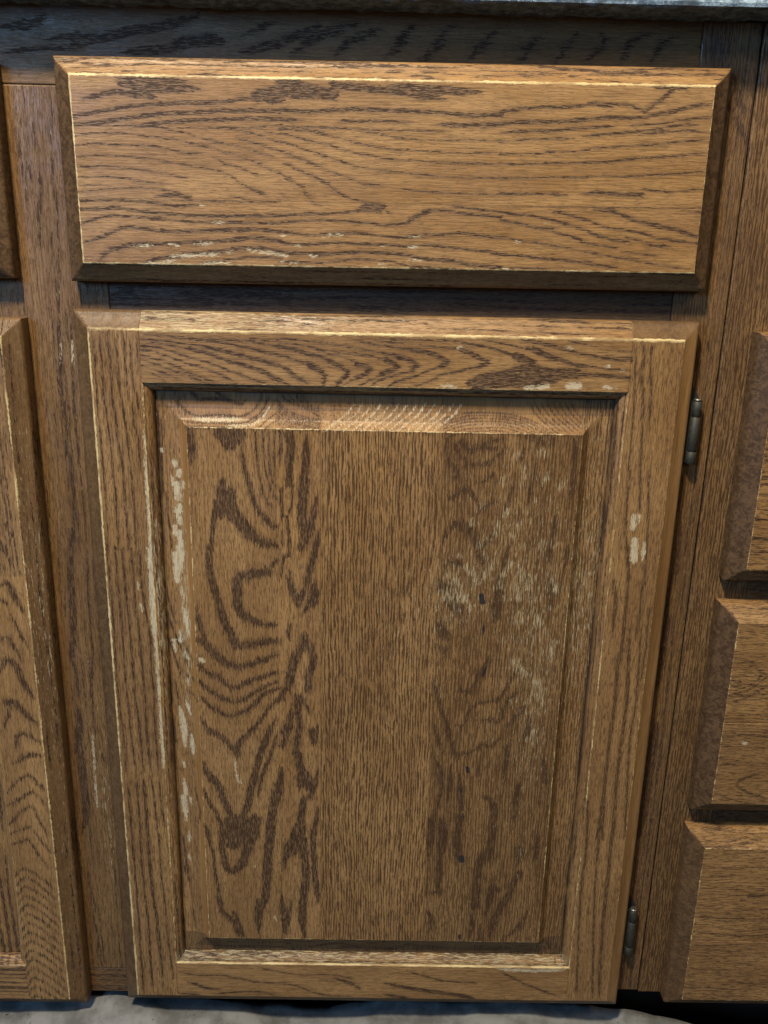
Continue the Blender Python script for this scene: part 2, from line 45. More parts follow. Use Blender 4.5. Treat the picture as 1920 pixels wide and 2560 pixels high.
'panel': '''1.64 76.1 -100 77.1 -107.4 76.7 -118.6|0.92 76.7 -118.6 75.9 -125.3|2.74 97 -102.3 101.4 -106.9 103.1 -110.6|2.74 101.5 -101.3 110.6 -103|2.29 105.1 -105.9 110.5 -105.8|0.92 111.3 -111.4 112.4 -121.7 113.6 -129.2|1.2 113.6 -129.2 116.2 -137.8 117.9 -145.5 119.6 -152.2 124.1 -160 129.6 -166.7 133.8 -169.1|0.64 121.2 -100.9 121.4 -111.2 122.5 -125.3 124.5 -137.6 126.2 -146.3 129.9 -152 134 -156.3|0.46 126.6 -100.8 126.4 -111.1 127.1 -123.3 129.2 -135.6 131.9 -143.3 134.1 -148.1|0.46 130.7 -100.7 130.1 -110 130.4 -123.2 132 -134.6 134.3 -139.4|0.37 134.4 -100.6 133.7 -113.7 134 -127.9|1.3 97.2 -136.3 97.5 -143|2.42 96.5 -143 97.2 -150.7 98.9 -157.5|2.8 102 -144.8 102.7 -154.5 105.3 -161.3|3.01 105.3 -161.3 110.8 -168.1 116.2 -174.9|2.27 116.2 -174.9 121.8 -179.8 128.4 -181.7|0.95 128.4 -181.7 134.6 -183.1|2.06 93.4 -152.8 94.1 -160.6|1.22 91.4 -157.7 90.1 -167.5 88.8 -175.5 88.1 -182.5|1.52 88.1 -182.5 86.4 -189.5 86.1 -198.6 86.8 -205.8|1.73 86.8 -205.8 88.4 -215 90 -223.2 92.6 -231.5 94.3 -238.8|1.95 94.3 -238.8 97 -247.2 100.7 -254.6 103.4 -260.9|0.95 134.4 -194.6 131 -198.8|2.11 128 -202.9 121.3 -204.1 114.6 -205.7 108.8 -206.3|2.3 106.8 -208.4 105.2 -214.6 105.5 -221.9 105.3 -228.1|2.13 105.3 -228.1 108 -235.4 112.8 -239.5|1.75 112.8 -239.5 120.5 -243.1 127.3 -244.5 134.1 -244.4|1.16 75.2 -231.9 76.7 -242.3 79.2 -251.9 82.8 -261.3|1.18 108.4 -259.9 118.2 -258.6 134 -256.7|0.82 138.5 -100.6 138.3 -113.6 137.7 -123.1|2.01 144.4 -101.4 145.2 -111.6 144.2 -121|1.48 144.2 -121 144.1 -132.5 143.6 -137.3|0.74 146.4 -137.2 145.8 -148.8 144.3 -157.6|1.65 156.8 -102 155.8 -111.4 155.3 -120.8 154.8 -130.3|2.23 154.7 -134.2 153.3 -147.7 152.7 -161.4 154.1 -171.2|2.26 158.8 -166.2 155 -176.2 153.1 -183.2|0.76 152.6 -181.2 152.1 -190.3|1.31 163.6 -145.5 161.7 -155.3 159.8 -163.2|0.84 138.4 -140.2 138.3 -151.9 139.1 -161.6|0.85 141.9 -160.6 142.7 -171.4 143.6 -181.4 143.5 -191.4|0.76 139 -171.5 138.8 -181.5|0.76 139.7 -191.5 137.6 -201.7 137.5 -207.8|1.15 143.4 -199.5 143.3 -207.7|1.54 143.3 -207.7 145.1 -215.9 147 -223.1 149.9 -228.3|1.35 150.9 -224.1 154.8 -214.7 157.7 -203.3 160.6 -191.1 163.5 -179 164.5 -171|1.35 161.5 -212.5 158.6 -221.9 155.7 -230.3 152.7 -236.6|2.12 162.5 -217.7 160.5 -226|1.56 143.9 -243.2 141.9 -249.6 142.8 -256|1.96 153.6 -253.6 153.6 -259.9|1.77 77.1 -257.2 82.7 -262.5 88.4 -270 95.1 -275.3 101 -278.4 105.9 -278.9|1.39 105.9 -278.9 113.9 -276.5 122.8 -273.1 127.8 -270.8 134.8 -268|1.77 100.6 -256.8 104.4 -261 110.3 -262|1.38 110.3 -262 120.2 -260.2 134 -257.2|1.19 75.2 -277.8 81 -283.2 87.8 -286.9 93.6 -291.7 99.4 -296.1 105.5 -294.3 113.6 -290.3 122.6 -286.8 133.6 -282.2|1.1 75.2 -291 80.4 -297.5 87.3 -302.4 94.1 -306.2 101.1 -308.3 109.2 -304.8 117.3 -299.1 125.4 -293.9 134 -290.4|1 75.3 -302.1 80.9 -310.9 87.8 -315.3 94.7 -319.7 99.7 -320.2|1.21 99.8 -319.6 106.9 -316.6 113 -312.6 119.2 -305.7 126.3 -299.4 133.9 -296.5|1.31 75.5 -322.3 80.2 -331.4 86.1 -335.8 92 -340.3 97 -346 100.9 -351.8|1.43 101.9 -351.8 103.1 -343.6 109.4 -336.6 115.7 -329.6|1.01 115.7 -329.6 120.9 -321.5 127.1 -312.3 133.8 -304.9|0.82 102.3 -355.2 102.9 -351.7|2.05 75.5 -360.4 77.7 -369.8 83.6 -376.8 87.5 -385.1|1.66 87.5 -385.1 90.3 -394.7 94.2 -404.3 96 -411.6|3.57 98 -415.3 98.8 -423.9 96.4 -433.9|2.73 104.4 -411.5 101.9 -427.6|1.89 104.5 -409 109 -398 111.4 -384.7 114.8 -371.5|1.55 114.8 -371.5 118.1 -357.3 122.5 -344.4 126.8 -332.8 132 -321.3|1.04 116.4 -390.6 119.8 -375 125.3 -359.5 129.6 -345.4 132.8 -333.8|2.73 113.8 -415 111.4 -429.9 110 -442.4|1.04 75 -385.3 78.8 -396.1 83.7 -405.8 86.5 -415.5 87.6 -430.3 88.5 -450.3|0.84 74.8 -418.2 77.5 -430.5 80.2 -443|2.47 135.5 -364 134.3 -375.9 133.1 -386.7|2.29 131 -386.7 128.7 -401.3 126.4 -414.8 126.2 -429.6 123.8 -442.2|2.16 154.6 -257.9 150.6 -264.4 146.6 -272.1 144.5 -280.9 142.4 -291.9|1.77 158.5 -261 160.4 -272.9 157.4 -283.9 156.4 -297.2|1.2 150.3 -301.8 155.3 -310.7 157.3 -317.4|1.4 142.4 -294.1 137.3 -299.8 136.3 -304.3|2.42 144.2 -313.1 142.1 -324.5 138.9 -333.7|1.6 148.3 -302.9 149.2 -317.5 150.2 -327.8 148 -340.4 146.9 -350.9|2.03 159.3 -331 161.3 -340.2|1.21 163.3 -324.1 162.3 -335.6|1.84 148.5 -350.9 149.9 -362.6 154 -372|2.89 154 -372 157 -380.2|1.44 163.3 -367 161.2 -377.8 158 -389.8|1.44 150.9 -368.5 149.8 -380.4|1.67 152.8 -392.3 150.7 -404.5 149.5 -419.3|1.25 163.2 -398.2 162.2 -410.4 159 -429|3.16 149.5 -419.3 146.3 -431.8 143 -439.3|1.69 152.6 -429.1 152.6 -441.7|1.43 138.9 -339.5 135.7 -345.3|0.84 75.3 -419.4 77.5 -430.5 80.2 -444.3 80.8 -458.2 82.4 -472.3 83.6 -485.2|1.3 83.5 -486.5 85.3 -498.3 91.1 -504.8 95.3 -511.3 98.3 -522|1.09 93.5 -498.1 98.6 -508.6 101.5 -523.3|1.47 87.1 -411.8 87.7 -426.6 87.3 -439.1 89.4 -454.2|1.71 89.4 -454.2 93.5 -460.5 98.9 -459.1|2.14 98.9 -457.9 104.5 -448.9 107 -436.2 109.4 -423.7|3.15 113.9 -411.3 111.4 -426.2|4.73 97 -414.1 97.7 -427.7|2.31 127 -411.1 126.2 -425.9 124.4 -439.7 123.1 -454.9 122.3 -467.7|2.15 122.2 -471.5 120.9 -484.5 117.5 -493.7|2.17 116.5 -489.8 115.1 -503 114.8 -520.4|3.17 148.4 -423 143 -435.6|2.12 140.9 -435.6 137.6 -448.3 135.3 -458.5|2.12 151.6 -429.2 152.6 -441.7 153.5 -454.3 154 -467.1 152.3 -481.4 150.6 -497.1 151.1 -513 153.2 -523.7|1.47 159 -416.6 160 -435.3 161 -454.2 162.1 -470.8 163.7 -489|2.83 138.1 -500 136.8 -513.3 136.7 -521.3|1.51 133.9 -481.7 134.8 -500|1.3 141.4 -489.4 140.2 -499.9|0.92 253.3 -102.9 252.8 -111.3 255.9 -120.7|1.47 262.6 -105.5 267.4 -110.1 272 -110|1.1 277.4 -107.1 284.6 -104.1 291.8 -102.1|1.29 255.9 -120.7 261.8 -127.2 258.3 -132.1|1.11 263.5 -124.3 268.9 -120.4 276.3 -121.2 282.7 -119.2 289.7 -112.5|1.49 275.1 -133.7 280.6 -132.6 285.9 -127.7|0.92 258.1 -106.5 263.1 -115.8 270.8 -122.3|1.31 254.1 -143.7 257.9 -145.6 262.4 -141.6 267.9 -138.6 272.7 -142.4 275.9 -148.1|1.32 278.1 -154.9 279.9 -152.9 283.5 -149.9 288.9 -146.9|1.1 275.7 -109 286.7 -109.7|1.71 252.7 -177.2 256.1 -169.2 261.6 -165.1 268.3 -166 273.2 -170.8 277.5 -179.7|0.95 277.8 -184.7 283.1 -178.6 289.3 -170.5|1.34 279.8 -187.7 281.9 -191.7|2.3 253.5 -197.4 259 -193.2 264.8 -194.1 267.8 -197.1|2.89 252.1 -211.8 258 -212.7|2.71 260.3 -223 266.5 -230.2|2.35 253.4 -243.2 257.6 -251.6|0.93 301.8 -129.3 298.1 -144.8 295.2 -158.5|1.11 315.1 -119.5 313.3 -133.9 311.5 -148.4|1.14 301.2 -178.3 297.4 -193.5 294.4 -208.9 291.8 -229.7|2.12 298 -203.7 295.1 -219.2 294 -235|1.13 332 -157.8 330.7 -177.7 329 -192.8|1.1 341.4 -102 341.8 -128.5 340.6 -147.8|0.92 305.8 -105.6 304.9 -119.7|1.14 342.1 -177.4 341.8 -197.7|1.92 333.6 -203 332.7 -228.9|1.18 249 -257.1 256 -260.2 258.3 -267.8|1.2 250.1 -286.5 253.5 -297.6 257.1 -311 260.5 -320 264.1 -333.6|1.22 265.2 -335.9 268.8 -348.6 272.2 -354.4|1.01 252.5 -324.7 255 -336.1 259.6 -348.8|1.03 252.6 -352.4 258.2 -364.1 259.7 -375.9 258.2 -390.4 255.6 -405|1.4 270.2 -289.5 272.5 -296.1 279.5 -294.9 283 -285.9 286.6 -278.1 291.9 -267.1|0.81 268.8 -324.4 273.9 -325.4 277.5 -315.1 280.2 -309.4 288 -304.8 296 -303.5 300 -302.3|1.01 286 -322.9 290.8 -319.4 299 -320.4 303.7 -313.5 308 -302.1 313.7 -296.4|1.02 304.5 -327.1 311.2 -320.2 318.6 -309.8 323.3 -305.2|0.82 274 -349.7 282.1 -347.2 290 -341.2 296.2 -342.3 302.9 -335.2|0.81 296.1 -304.6 303.6 -296.6 307.1 -287.7 313.4 -277.6|1.23 288.6 -354.1 288.2 -365.9|1.44 266.2 -359.2 266 -378.2 265.5 -390.3|1.45 272.7 -366.2 274.6 -384.1 276.3 -399.8|1.68 274.5 -405.9 275.5 -426.9 275.3 -445.8|1.23 309.3 -339.7 309.2 -353.7 308.3 -372.7|1.45 320.6 -371.2 318.7 -389.3 318.8 -407.5|1.42 324 -314.2 323 -330.2 319.7 -341.9|1.67 292.5 -387.3 298.9 -389.6 302.7 -401.7 301.3 -414|1.27 302.3 -414 302.4 -432.7|3.2 299.4 -437.7 297.7 -444.1|1.27 252.2 -427.3 254.9 -414.9|1.44 337 -353.2 341.8 -376.8|1.28 322.6 -433.6 327.2 -438.5|2.11 262.3 -414.7 264.3 -439.6|1.89 253.6 -408.7 253.2 -427.3 251.8 -446.2|1.26 261 -408.6 260.9 -433.4 261.4 -458.7 261.5 -475.5|1.51 261.5 -476.8 256.2 -478.2 251.9 -479.6|2.11 272.9 -415.8 274.6 -430.7 276.1 -439.4|1.9 302.4 -415.2 301.1 -430.2 299.6 -440.3|2.35 300.6 -440.2 293.6 -448 292.1 -460.8 292 -478.9 291.5 -490.6|1.73 303.9 -478.6 305.7 -472.1 309.1 -474.6|1.73 303.9 -478.6 302.4 -490.4 300.7 -499.7|1.31 288.5 -497.3 290.3 -510.5 288.6 -521.3|1.73 321.6 -467.9 318.1 -481 313.3 -490.3 308.6 -503.6 305.1 -519.7|1.5 326.4 -457.6 321.6 -467.9|1.54 296.9 -510.4 296.5 -523.9|1.53 334.4 -496.5 329.8 -509.8 319.5 -520.8|1.53 252.4 -495.3 257.2 -505.8 255.4 -517.9|1.28 323.8 -434.8 323.8 -451.2|2.54 337.6 -419.5 338.3 -444.6|0.64 66.2 -77.9 67.8 -83.4 72.1 -87.9 77.4 -91 84.7 -91.8 93.9 -90.9 104.8 -91.4 112.1 -91.2 117.7 -88.3 121.4 -84.1 124.2 -79.5 124.8 -74|0.64 70.9 -95.3 80 -96 91 -95.8 104.7 -96 113.9 -95.3 118.5 -92.9 124.1 -88.7 127.8 -82.2 129.7 -78.5|0.55 72.6 -98 86.3 -98.2 104.6 -98.3|0.46 113.8 -98.6 121.2 -93.3 127.7 -88.6 132.4 -83.4 133.3 -80.2|0.37 122.9 -98.4 128.5 -93.6 134.1 -89.4|0.37 128.5 -98.3 134.9 -93.5|1.09 76.3 -75 79.8 -78.6|0.91 80.6 -80.8 91.5 -80.1 101.5 -80.9 110.5 -83.4 114.2 -79.7|1.45 93.5 -74.6 97.1 -77.3 101.5 -79.9|0.36 135.6 -80.2 141.4 -86 148.7 -89.5 157.8 -91.8 165.2 -92.6|0.36 135.6 -82.5 141.4 -88 148.7 -91.1 157.8 -93 165.2 -93.7|0.36 135.5 -84.9 141.4 -90.1 148.7 -92.7 157.8 -94.1 165.2 -94.9|0.37 135.5 -87.3 141.4 -92.1 148.7 -94.3 157.8 -95.2 165.2 -96|0.37 135.5 -89.7 141.3 -94.1 148.7 -95.8 157.8 -96.3 165.2 -97.1|0.37 135.4 -92.1 141.3 -96.2 148.6 -97.4 157.8 -97.4 165.2 -98.2|0.37 135.4 -94.5 141.3 -98.2 148.6 -99 157.8 -98.5 165.2 -99.3|0.45 138.4 -73.7 140.2 -78.2 146.9 -82.7 154.2 -85.3 164.7 -90.6|0.45 142.9 -73.6 144.7 -78.1 150.4 -82.6 156.8 -85.2 164.7 -87.8|0.45 147.5 -73.5 149.3 -78.1 153.9 -82.5 159.3 -85.2 164.7 -85.1|0.45 152 -73.4 153.8 -78 157.3 -82.5 161.9 -85.1 164.7 -82.3|0.37 250.8 -90.2 260.3 -87.7 270.3 -85.9 288.6 -86 302.5 -88 314.7 -92.2 326.3 -98.5|0.37 250.9 -92.3 260.4 -89.7 270.4 -87.9 288.7 -87.9 302.6 -89.9 314.9 -94.2 326.4 -99.8|0.37 251 -94.3 260.5 -91.6 270.5 -89.9 288.8 -89.7 302.8 -91.9 315 -96.3 326.5 -101.1|0.37 251 -96.4 260.6 -93.6 270.6 -92 289 -91.6 302.9 -93.8 315.2 -98.3 326.6 -102.4|0.37 251.1 -98.4 260.7 -95.5 270.7 -94 289.1 -93.5 303 -95.8 315.3 -100.4 326.7 -103.7|0.37 251.2 -100.5 260.8 -97.5 270.8 -96.1 289.2 -95.3 303.2 -97.7 315.5 -102.4 326.8 -105|0.37 251.3 -102.5 260.8 -99.4 270.9 -98.1 289.3 -97.2 303.3 -99.7 315.6 -104.5 326.9 -106.4|0.46 309.2 -78.5 312.3 -83.9 318.3 -90.3 329 -98.4|0.46 313.3 -78.4 316.4 -83.8 322.4 -90.2 333.2 -98.3|0.46 317.4 -78.3 320.5 -83.7 326.5 -90.1 337.3 -98.3|0.46 321.5 -78.2 324.7 -83.7 330.7 -90 341.5 -98.2|0.46 325.6 -78.1 328.8 -83.6 334.8 -89.9 345.6 -98.1|0.46 329.7 -78 332.9 -83.5 338.9 -89.8 349.8 -98|0.46 333.8 -78 337 -83.4 343.1 -89.8 353.9 -97.9|0.46 337.9 -77.9 341.1 -83.3 347.2 -89.7 358.1 -97.8|0.59 52.5 -240.2 56.6 -256.2 61.9 -270.1 66.2 -283.2|0.49 60.5 -256.1 65 -266.8 70.5 -277.6|0.48 52.6 -219.2 53.9 -231.7 57.1 -246.5|0.49 52.4 -261.6 57.4 -281.2 60.7 -294.4|0.5 54.7 -294.5 57.7 -316.9|0.5 64.9 -289.8 71.8 -293|0.5 64.3 -303.2 72.2 -307.6|0.61 52 -328.4 54 -351.5|0.73 53.1 -86.4 53 -104.9 53.8 -123.8 53.2 -152.7|0.56 56.3 -147.8 56.9 -172.4 58 -188.3|0.55 55.3 -95.6 55.2 -114.3|0.74 54.4 -431.3 56.4 -456.5 57.7 -475.8|0.66 59.9 -502 61.2 -522|0.52 65.8 -388 70.3 -406.2 67.7 -418.6|0.64 54.3 -456.5 55.7 -471.9''',
'panel_k': '''1.55 282.4 -218.4 283.7 -223.6|0.88 285.5 -240.4 285.5 -248.9|1.24 279.2 -361.3 279.9 -364.9|1.04 275.6 -384 274.3 -378.1|1.05 277.5 -402.2 278.3 -408.3|1.2 286.9 -283.6 289.4 -274.8|1.71 278.4 -443.2 278.8 -447|0.88 280.3 -520.1 280.8 -522.8''',
'panel_w': '''1.66 300.7 -112.2 299.2 -117.9 296.7 -121.8|0.92 318.2 -110.9 322 -113.7|1.11 323.9 -126 321.5 -131.8|0.56 338.2 -130.5 337.8 -136.3|0.56 333.7 -132.5 333.1 -136.3|0.74 293.5 -129.5 292 -136.2|0.92 307.7 -119.6 307.4 -129.2 305.9 -134|0.75 279.6 -149 279.8 -151.5|0.75 297.7 -152.6 295.2 -157.5|0.76 283.9 -174.6 279.4 -180.7|0.94 291.8 -164.5 288.4 -171.5|0.96 272.6 -197 276.7 -202|1.54 278.9 -207.1 285.3 -199.8 288.8 -193.6|1.35 263.5 -207.4 264.9 -215.7 267.1 -221.8|0.97 253.3 -215.9 258.3 -221|0.78 272 -223.8 274.3 -230.1|0.96 309.1 -197.3 309.1 -211.7 308.6 -219|0.97 313.2 -229.3 310 -239.9|1.17 323.2 -233.3 325.8 -241.8|0.57 323.9 -175.8 322.3 -180.8|0.58 316.3 -203.3 316.8 -211.5|0.57 272.7 -160.9 272 -164.9|0.47 305 -164.2 302.8 -173.2|0.48 302.2 -193.4 295.3 -206.8|0.77 333.6 -203 336.3 -213.2|1.19 309.9 -269 314.4 -277.6 319.7 -281.9|1 325.9 -285.1 330.7 -296.1|1.43 328.1 -330.1 327.7 -338.2|1.42 295.1 -323.9 296.3 -325.6|0.8 327.7 -296.2 333.4 -305|0.99 337.5 -254.4 336.7 -268.4|0.8 253.1 -287.6 255.7 -300.9|0.61 290.7 -334.9 291.7 -336|0.88 309.7 -522.3 312 -524.9|0.66 329.7 -524.4 330.8 -524.9|0.66 335.8 -524.5 337.4 -524.8|0.65 323.1 -490.1 326.3 -490|0.64 326 -436 326 -443.6|1.38 76.9 -273.4 78.4 -273.9|0.41 99.7 -356.5 100.4 -369.4 102.2 -376.5|0.41 104.3 -375.3 103.2 -378.8|0.76 127.7 -503.5 129.8 -508.1|0.43 112.9 -455.1 113.4 -455.7|0.82 77.3 -93.5 86.5 -94 100.2 -93.9 112.1 -93.5|0.37 101 -97.5 119.3 -96.2 125.9 -90.5 130.5 -84.8|0.07 168.8 -99.3 176.2 -94.1 183.4 -88.4 187.9 -81.8|0.07 175.1 -99.2 182.4 -93.9 189.7 -88.2 194.1 -81.7|0.07 181.3 -99.1 188.6 -93.8 195.9 -88.1 200.3 -81.6|0.07 187.6 -99 194.9 -93.7 202.1 -88 206.5 -81.5|0.07 193.8 -98.8 201.1 -93.6 208.3 -87.9 212.7 -81.3|0.07 200.1 -98.7 207.3 -93.4 214.5 -87.7 218.9 -81.2|0.07 206.3 -98.6 213.6 -93.3 220.8 -87.6 225.1 -81.1|0.07 212.6 -98.4 219.8 -93.2 227 -87.5 231.3 -81|0.07 218.8 -98.3 226 -93.1 233.2 -87.4 237.5 -80.8|0.07 225.1 -98.2 232.3 -92.9 239.4 -87.2 243.7 -80.7|0.07 231.3 -98.1 238.5 -92.8 245.6 -87.1 249.9 -80.6|0.07 237.6 -97.9 244.7 -92.7 251.9 -87 256.1 -80.5|0.07 243.8 -97.8 251 -92.6 258.1 -86.9 262.3 -80.3|1.3 63 -124.6 63.4 -127.4|1.49 66.4 -131.2 65.8 -134.1|1.12 60.7 -135.1 61.3 -140.9|2.24 64.1 -140.9 64.1 -150.6|1.7 65.2 -156.4 65.2 -160.4|1.13 62.3 -159.4 63 -164.3|1.51 64.8 -165.3 65.1 -169.3|1.33 60.7 -172.3 61.4 -178.3|1.52 64.3 -176.3 64.8 -186.3|0.74 54.7 -115.7 54.9 -117.1|0.75 68.9 -138.8 68.9 -142.7|1.92 59.7 -193.4 60.6 -203.6 60.6 -213.9|2.29 63.7 -188.2 64.2 -198.4 63.3 -206.6|1.16 63.3 -219 64.8 -227.3|1.56 64.5 -234.7 66.4 -246.3 67 -254.9|1.38 60.7 -252.9 60.8 -261.5|1.38 55.3 -261.6 56.8 -271.3|1.39 63.8 -270.1 66.5 -276.6|1.2 64.8 -292.1 65.1 -297.6|1.62 63 -311.1 65.5 -322.4|2.23 57.7 -316.9 59.9 -334 60.1 -351.4|2.05 65.8 -339.7 66.6 -357.2|1.65 57.5 -363.2 59.3 -370.2|1.46 57.8 -379.8 59.2 -394.2|1.89 57 -396.7 58.1 -418.7|1.26 62.2 -397.8 63 -403.9|1.27 59.8 -428.7 59.9 -438.7|1.07 58.9 -450.1 59.1 -456.5''',
'panel_dash': '''0.27 161.5 -81.5 161.3 -86.1 162 -92.5 162.9 -99.9|0.27 164.2 -81.4 164 -86 164.6 -92.5 165.5 -99.9|0.27 166.8 -81.4 166.6 -86 167.3 -92.4 168.2 -99.8|0.27 169.4 -81.3 169.3 -85.9 169.9 -92.3 170.9 -99.8|0.27 172.1 -81.2 171.9 -85.8 172.6 -92.3 173.5 -99.7|0.27 174.7 -81.2 174.6 -85.8 175.2 -92.2 176.2 -99.7|0.27 177.4 -81.1 177.2 -85.7 177.9 -92.2 178.9 -99.6|0.27 180 -81.1 179.9 -85.7 180.5 -92.1 181.5 -99.5|0.27 182.7 -81 182.5 -85.6 183.2 -92.1 184.2 -99.5|0.27 185.3 -81 185.2 -85.6 185.9 -92 186.8 -99.4|0.27 187.9 -80.9 187.8 -85.5 188.5 -92 189.5 -99.4|0.27 190.6 -80.9 190.4 -85.5 191.2 -91.9 192.2 -99.3|0.27 193.2 -80.8 193.1 -85.4 193.8 -91.9 194.8 -99.3|0.27 195.9 -80.8 195.7 -85.4 196.5 -91.8 197.5 -99.2|0.27 198.5 -80.7 198.4 -85.3 199.1 -91.8 200.2 -99.2|0.27 201.1 -80.7 201 -85.3 201.8 -91.7 202.8 -99.1|0.27 203.8 -80.6 203.7 -85.2 204.4 -91.6 205.5 -99.1|0.27 206.4 -80.5 206.3 -85.1 207.1 -91.6 208.2 -99|0.27 209.1 -80.5 209 -85.1 209.8 -91.5 210.8 -98.9|0.27 211.7 -80.4 211.6 -85 212.4 -91.5 213.5 -98.9|0.27 214.4 -80.4 214.3 -85 215.1 -91.4 216.2 -98.8|0.27 217 -80.3 216.9 -84.9 217.7 -91.4 218.8 -98.8|0.27 219.6 -80.3 219.6 -84.9 220.4 -91.3 221.5 -98.7|0.27 222.3 -80.2 222.2 -84.8 223 -91.3 224.2 -98.7|0.27 224.9 -80.2 224.9 -84.8 225.7 -91.2 226.8 -98.6|0.27 227.6 -80.1 227.5 -84.7 228.4 -91.2 229.5 -98.6|0.27 230.2 -80.1 230.2 -84.7 231 -91.1 232.2 -98.5|0.27 232.9 -80 232.8 -84.6 233.7 -91 234.8 -98.5|0.27 235.5 -80 235.5 -84.5 236.3 -91 237.5 -98.4|0.27 238.1 -79.9 238.1 -84.5 239 -90.9 240.2 -98.4|0.27 240.8 -79.8 240.8 -84.4 241.6 -90.9 242.8 -98.3|0.27 243.4 -79.8 243.4 -84.4 244.3 -90.8 245.5 -98.2|0.27 246.1 -79.7 246.1 -84.3 247 -90.8 248.2 -98.2|0.27 248.7 -79.7 248.7 -84.3 249.6 -90.7 250.8 -98.1''',
'frame': '''0.39 -10.4 113.8 -10.2 107.5|0.47 -19.4 92.2 -19.3 76.8|0.72 -26.9 72.3 -24.4 64.9 -23.5 57.4|0.8 -18 65 -18.6 50 -20.9 34.7 -21.9 15.3|0.39 -9.3 90.9 -9.5 80|0.56 -8.7 71.2 -9.9 57.7 -8.5 46.4 -9.1 31.1 -9.6 15.6|0.41 -10.8 11.6 -11.3 -4.2 -13.1 -25.3 -15.8 -46.1|0.25 -5.2 -20.2 -6.9 -45.9|0.39 -26.9 95.6 -30.1 79.5 -29.1 57.3 -27.4 42.2|0.87 -13 -24.6 -14.5 -35.3 -14.8 -51.5 -15.7 -67.9 -16.3 -81.3|0.78 -15.5 -85.7 -14.6 -101.6 -15.3 -116.5 -14.2 -130.4 -14 -148.1 -14.3 -166.2 -16.1 -180.8|1.52 -17.2 -180.8 -19.7 -196.9 -21.3 -215.8 -21.1 -234.9 -22.7 -261 -25.5 -281|0.54 -5.4 -24.5 -6.2 -40.5 -6.7 -60 -8.3 -78.9 -8.5 -95.7 -8.3 -112.9 -8 -130.3 -7.5 -145.6 -6.8 -166 -7.5 -190.5 -8.3 -215.5 -9.1 -241.2 -9.2 -267.4 -8.9 -287.4|0.48 -26.9 -232.5 -27.8 -248|0.98 -26.8 -281.5 -24.4 -289.5 -23.5 -301.7 -23.4 -315.4|1.99 -24.3 -326.5 -24.1 -339.1 -26.8 -357.7 -26 -379.3 -25.2 -401.4 -25.6 -423.8 -29.4 -439.1|0.73 -12.1 -281.2 -10.3 -289.2 -13 -308.3 -14.4 -319.4|0.63 -8.4 -364.5 -6.9 -378.9|0.54 -25.9 -531.2 -24.7 -551.1 -23.8 -576.4|0.53 -27.1 -493.9 -24.9 -518|2.15 -34.7 148 -22.2 149 -12.9 150.7 -6.8 155.2|1.33 -7.2 141.2 4.6 142.9 14.6 144.6|1.83 11.1 141.6 22.8 142.6 36.2 145.1 48 147.6 64.7 150.2 81.4 154.2 89.9 158.8|1 -36.3 133 -19.4 135.7 -2.6 136.8 10.7 137.1 18.5 141|1.67 38.9 135.4 55.6 136.5 68.2 137.6 76.7 141.5 85.1 143.2 97.6 144.2|1.45 65.1 134 79.9 140.8 101.7 142.6|1.74 113.1 136.3 130.5 140.6 152.3 147.6 163.9 153|1.15 116.2 146.8 138 155|1.74 146.4 135.7 156.6 143.8 174 150.6 188.3 154.8|1.45 174 136.3 181.2 143 195.6 149.8 204.1 152.6|2.04 204.4 135.7 213 142.4 218.5 151.6 224.2 154.3|1.75 226.3 133.5 236.2 141.6 241.7 150.8 248.7 154.8|2.19 256.9 135.5 266.6 144.9 273.4 152.8|2.19 290.5 134.9 297 145.5 302.4 150.8|2.19 312.3 135.4 317.5 143.4 325.5 152.6|1.75 332.6 137.2 342 146.5 340 151.7|1.75 354.5 137.6 357.9 146.9 370.3 153.6|1.46 372.1 136.7 378.4 146 386.4 152.7|0.58 403.7 153 406.5 137.4|0.58 409.5 153.2 412.5 136.2|0.72 413.9 153.3 417.8 135|0.89 423.2 116.5 430.8 104.5 438.1 95 440.8 86.8|1.47 424.1 131.2 430.4 118 436.3 107.3|2.19 24.7 -11.9 35.7 -10.2 41.7 -14.6|2.81 70 -9.4 80.8 -12.3 88.5 -16.7|1.87 85.7 -9.1 112.2 -10.1|2.5 113.8 -7 135.6 -11.1 143.4 -17.1|1.26 182.7 -19.3 207.6 -17.2|0.66 429.1 -34.7 433.4 -42.2 435.6 -51|1.32 423.5 -42.5 427.7 -58.8|0.93 428.1 -163.4 428.7 -188.1 429.3 -213.3|1.67 423.3 -213.4 425.1 -239.2 426.9 -265.6|0.7 434 -145.2 434.6 -169.4|2.09 426.5 -231.7 425.6 -269.9 425.4 -299.4|2.91 428.8 -329.6 426.7 -360.8 426.5 -392.7 425.5 -436.6''',
'frame_w': '''0.38 -15.3 -347.5 -15.3 -371.8 -16.2 -401.2 -16 -416.1|0.22 -14 -46 -15.2 -60.2|0.22 -5.9 -43.7 -6.7 -60''',
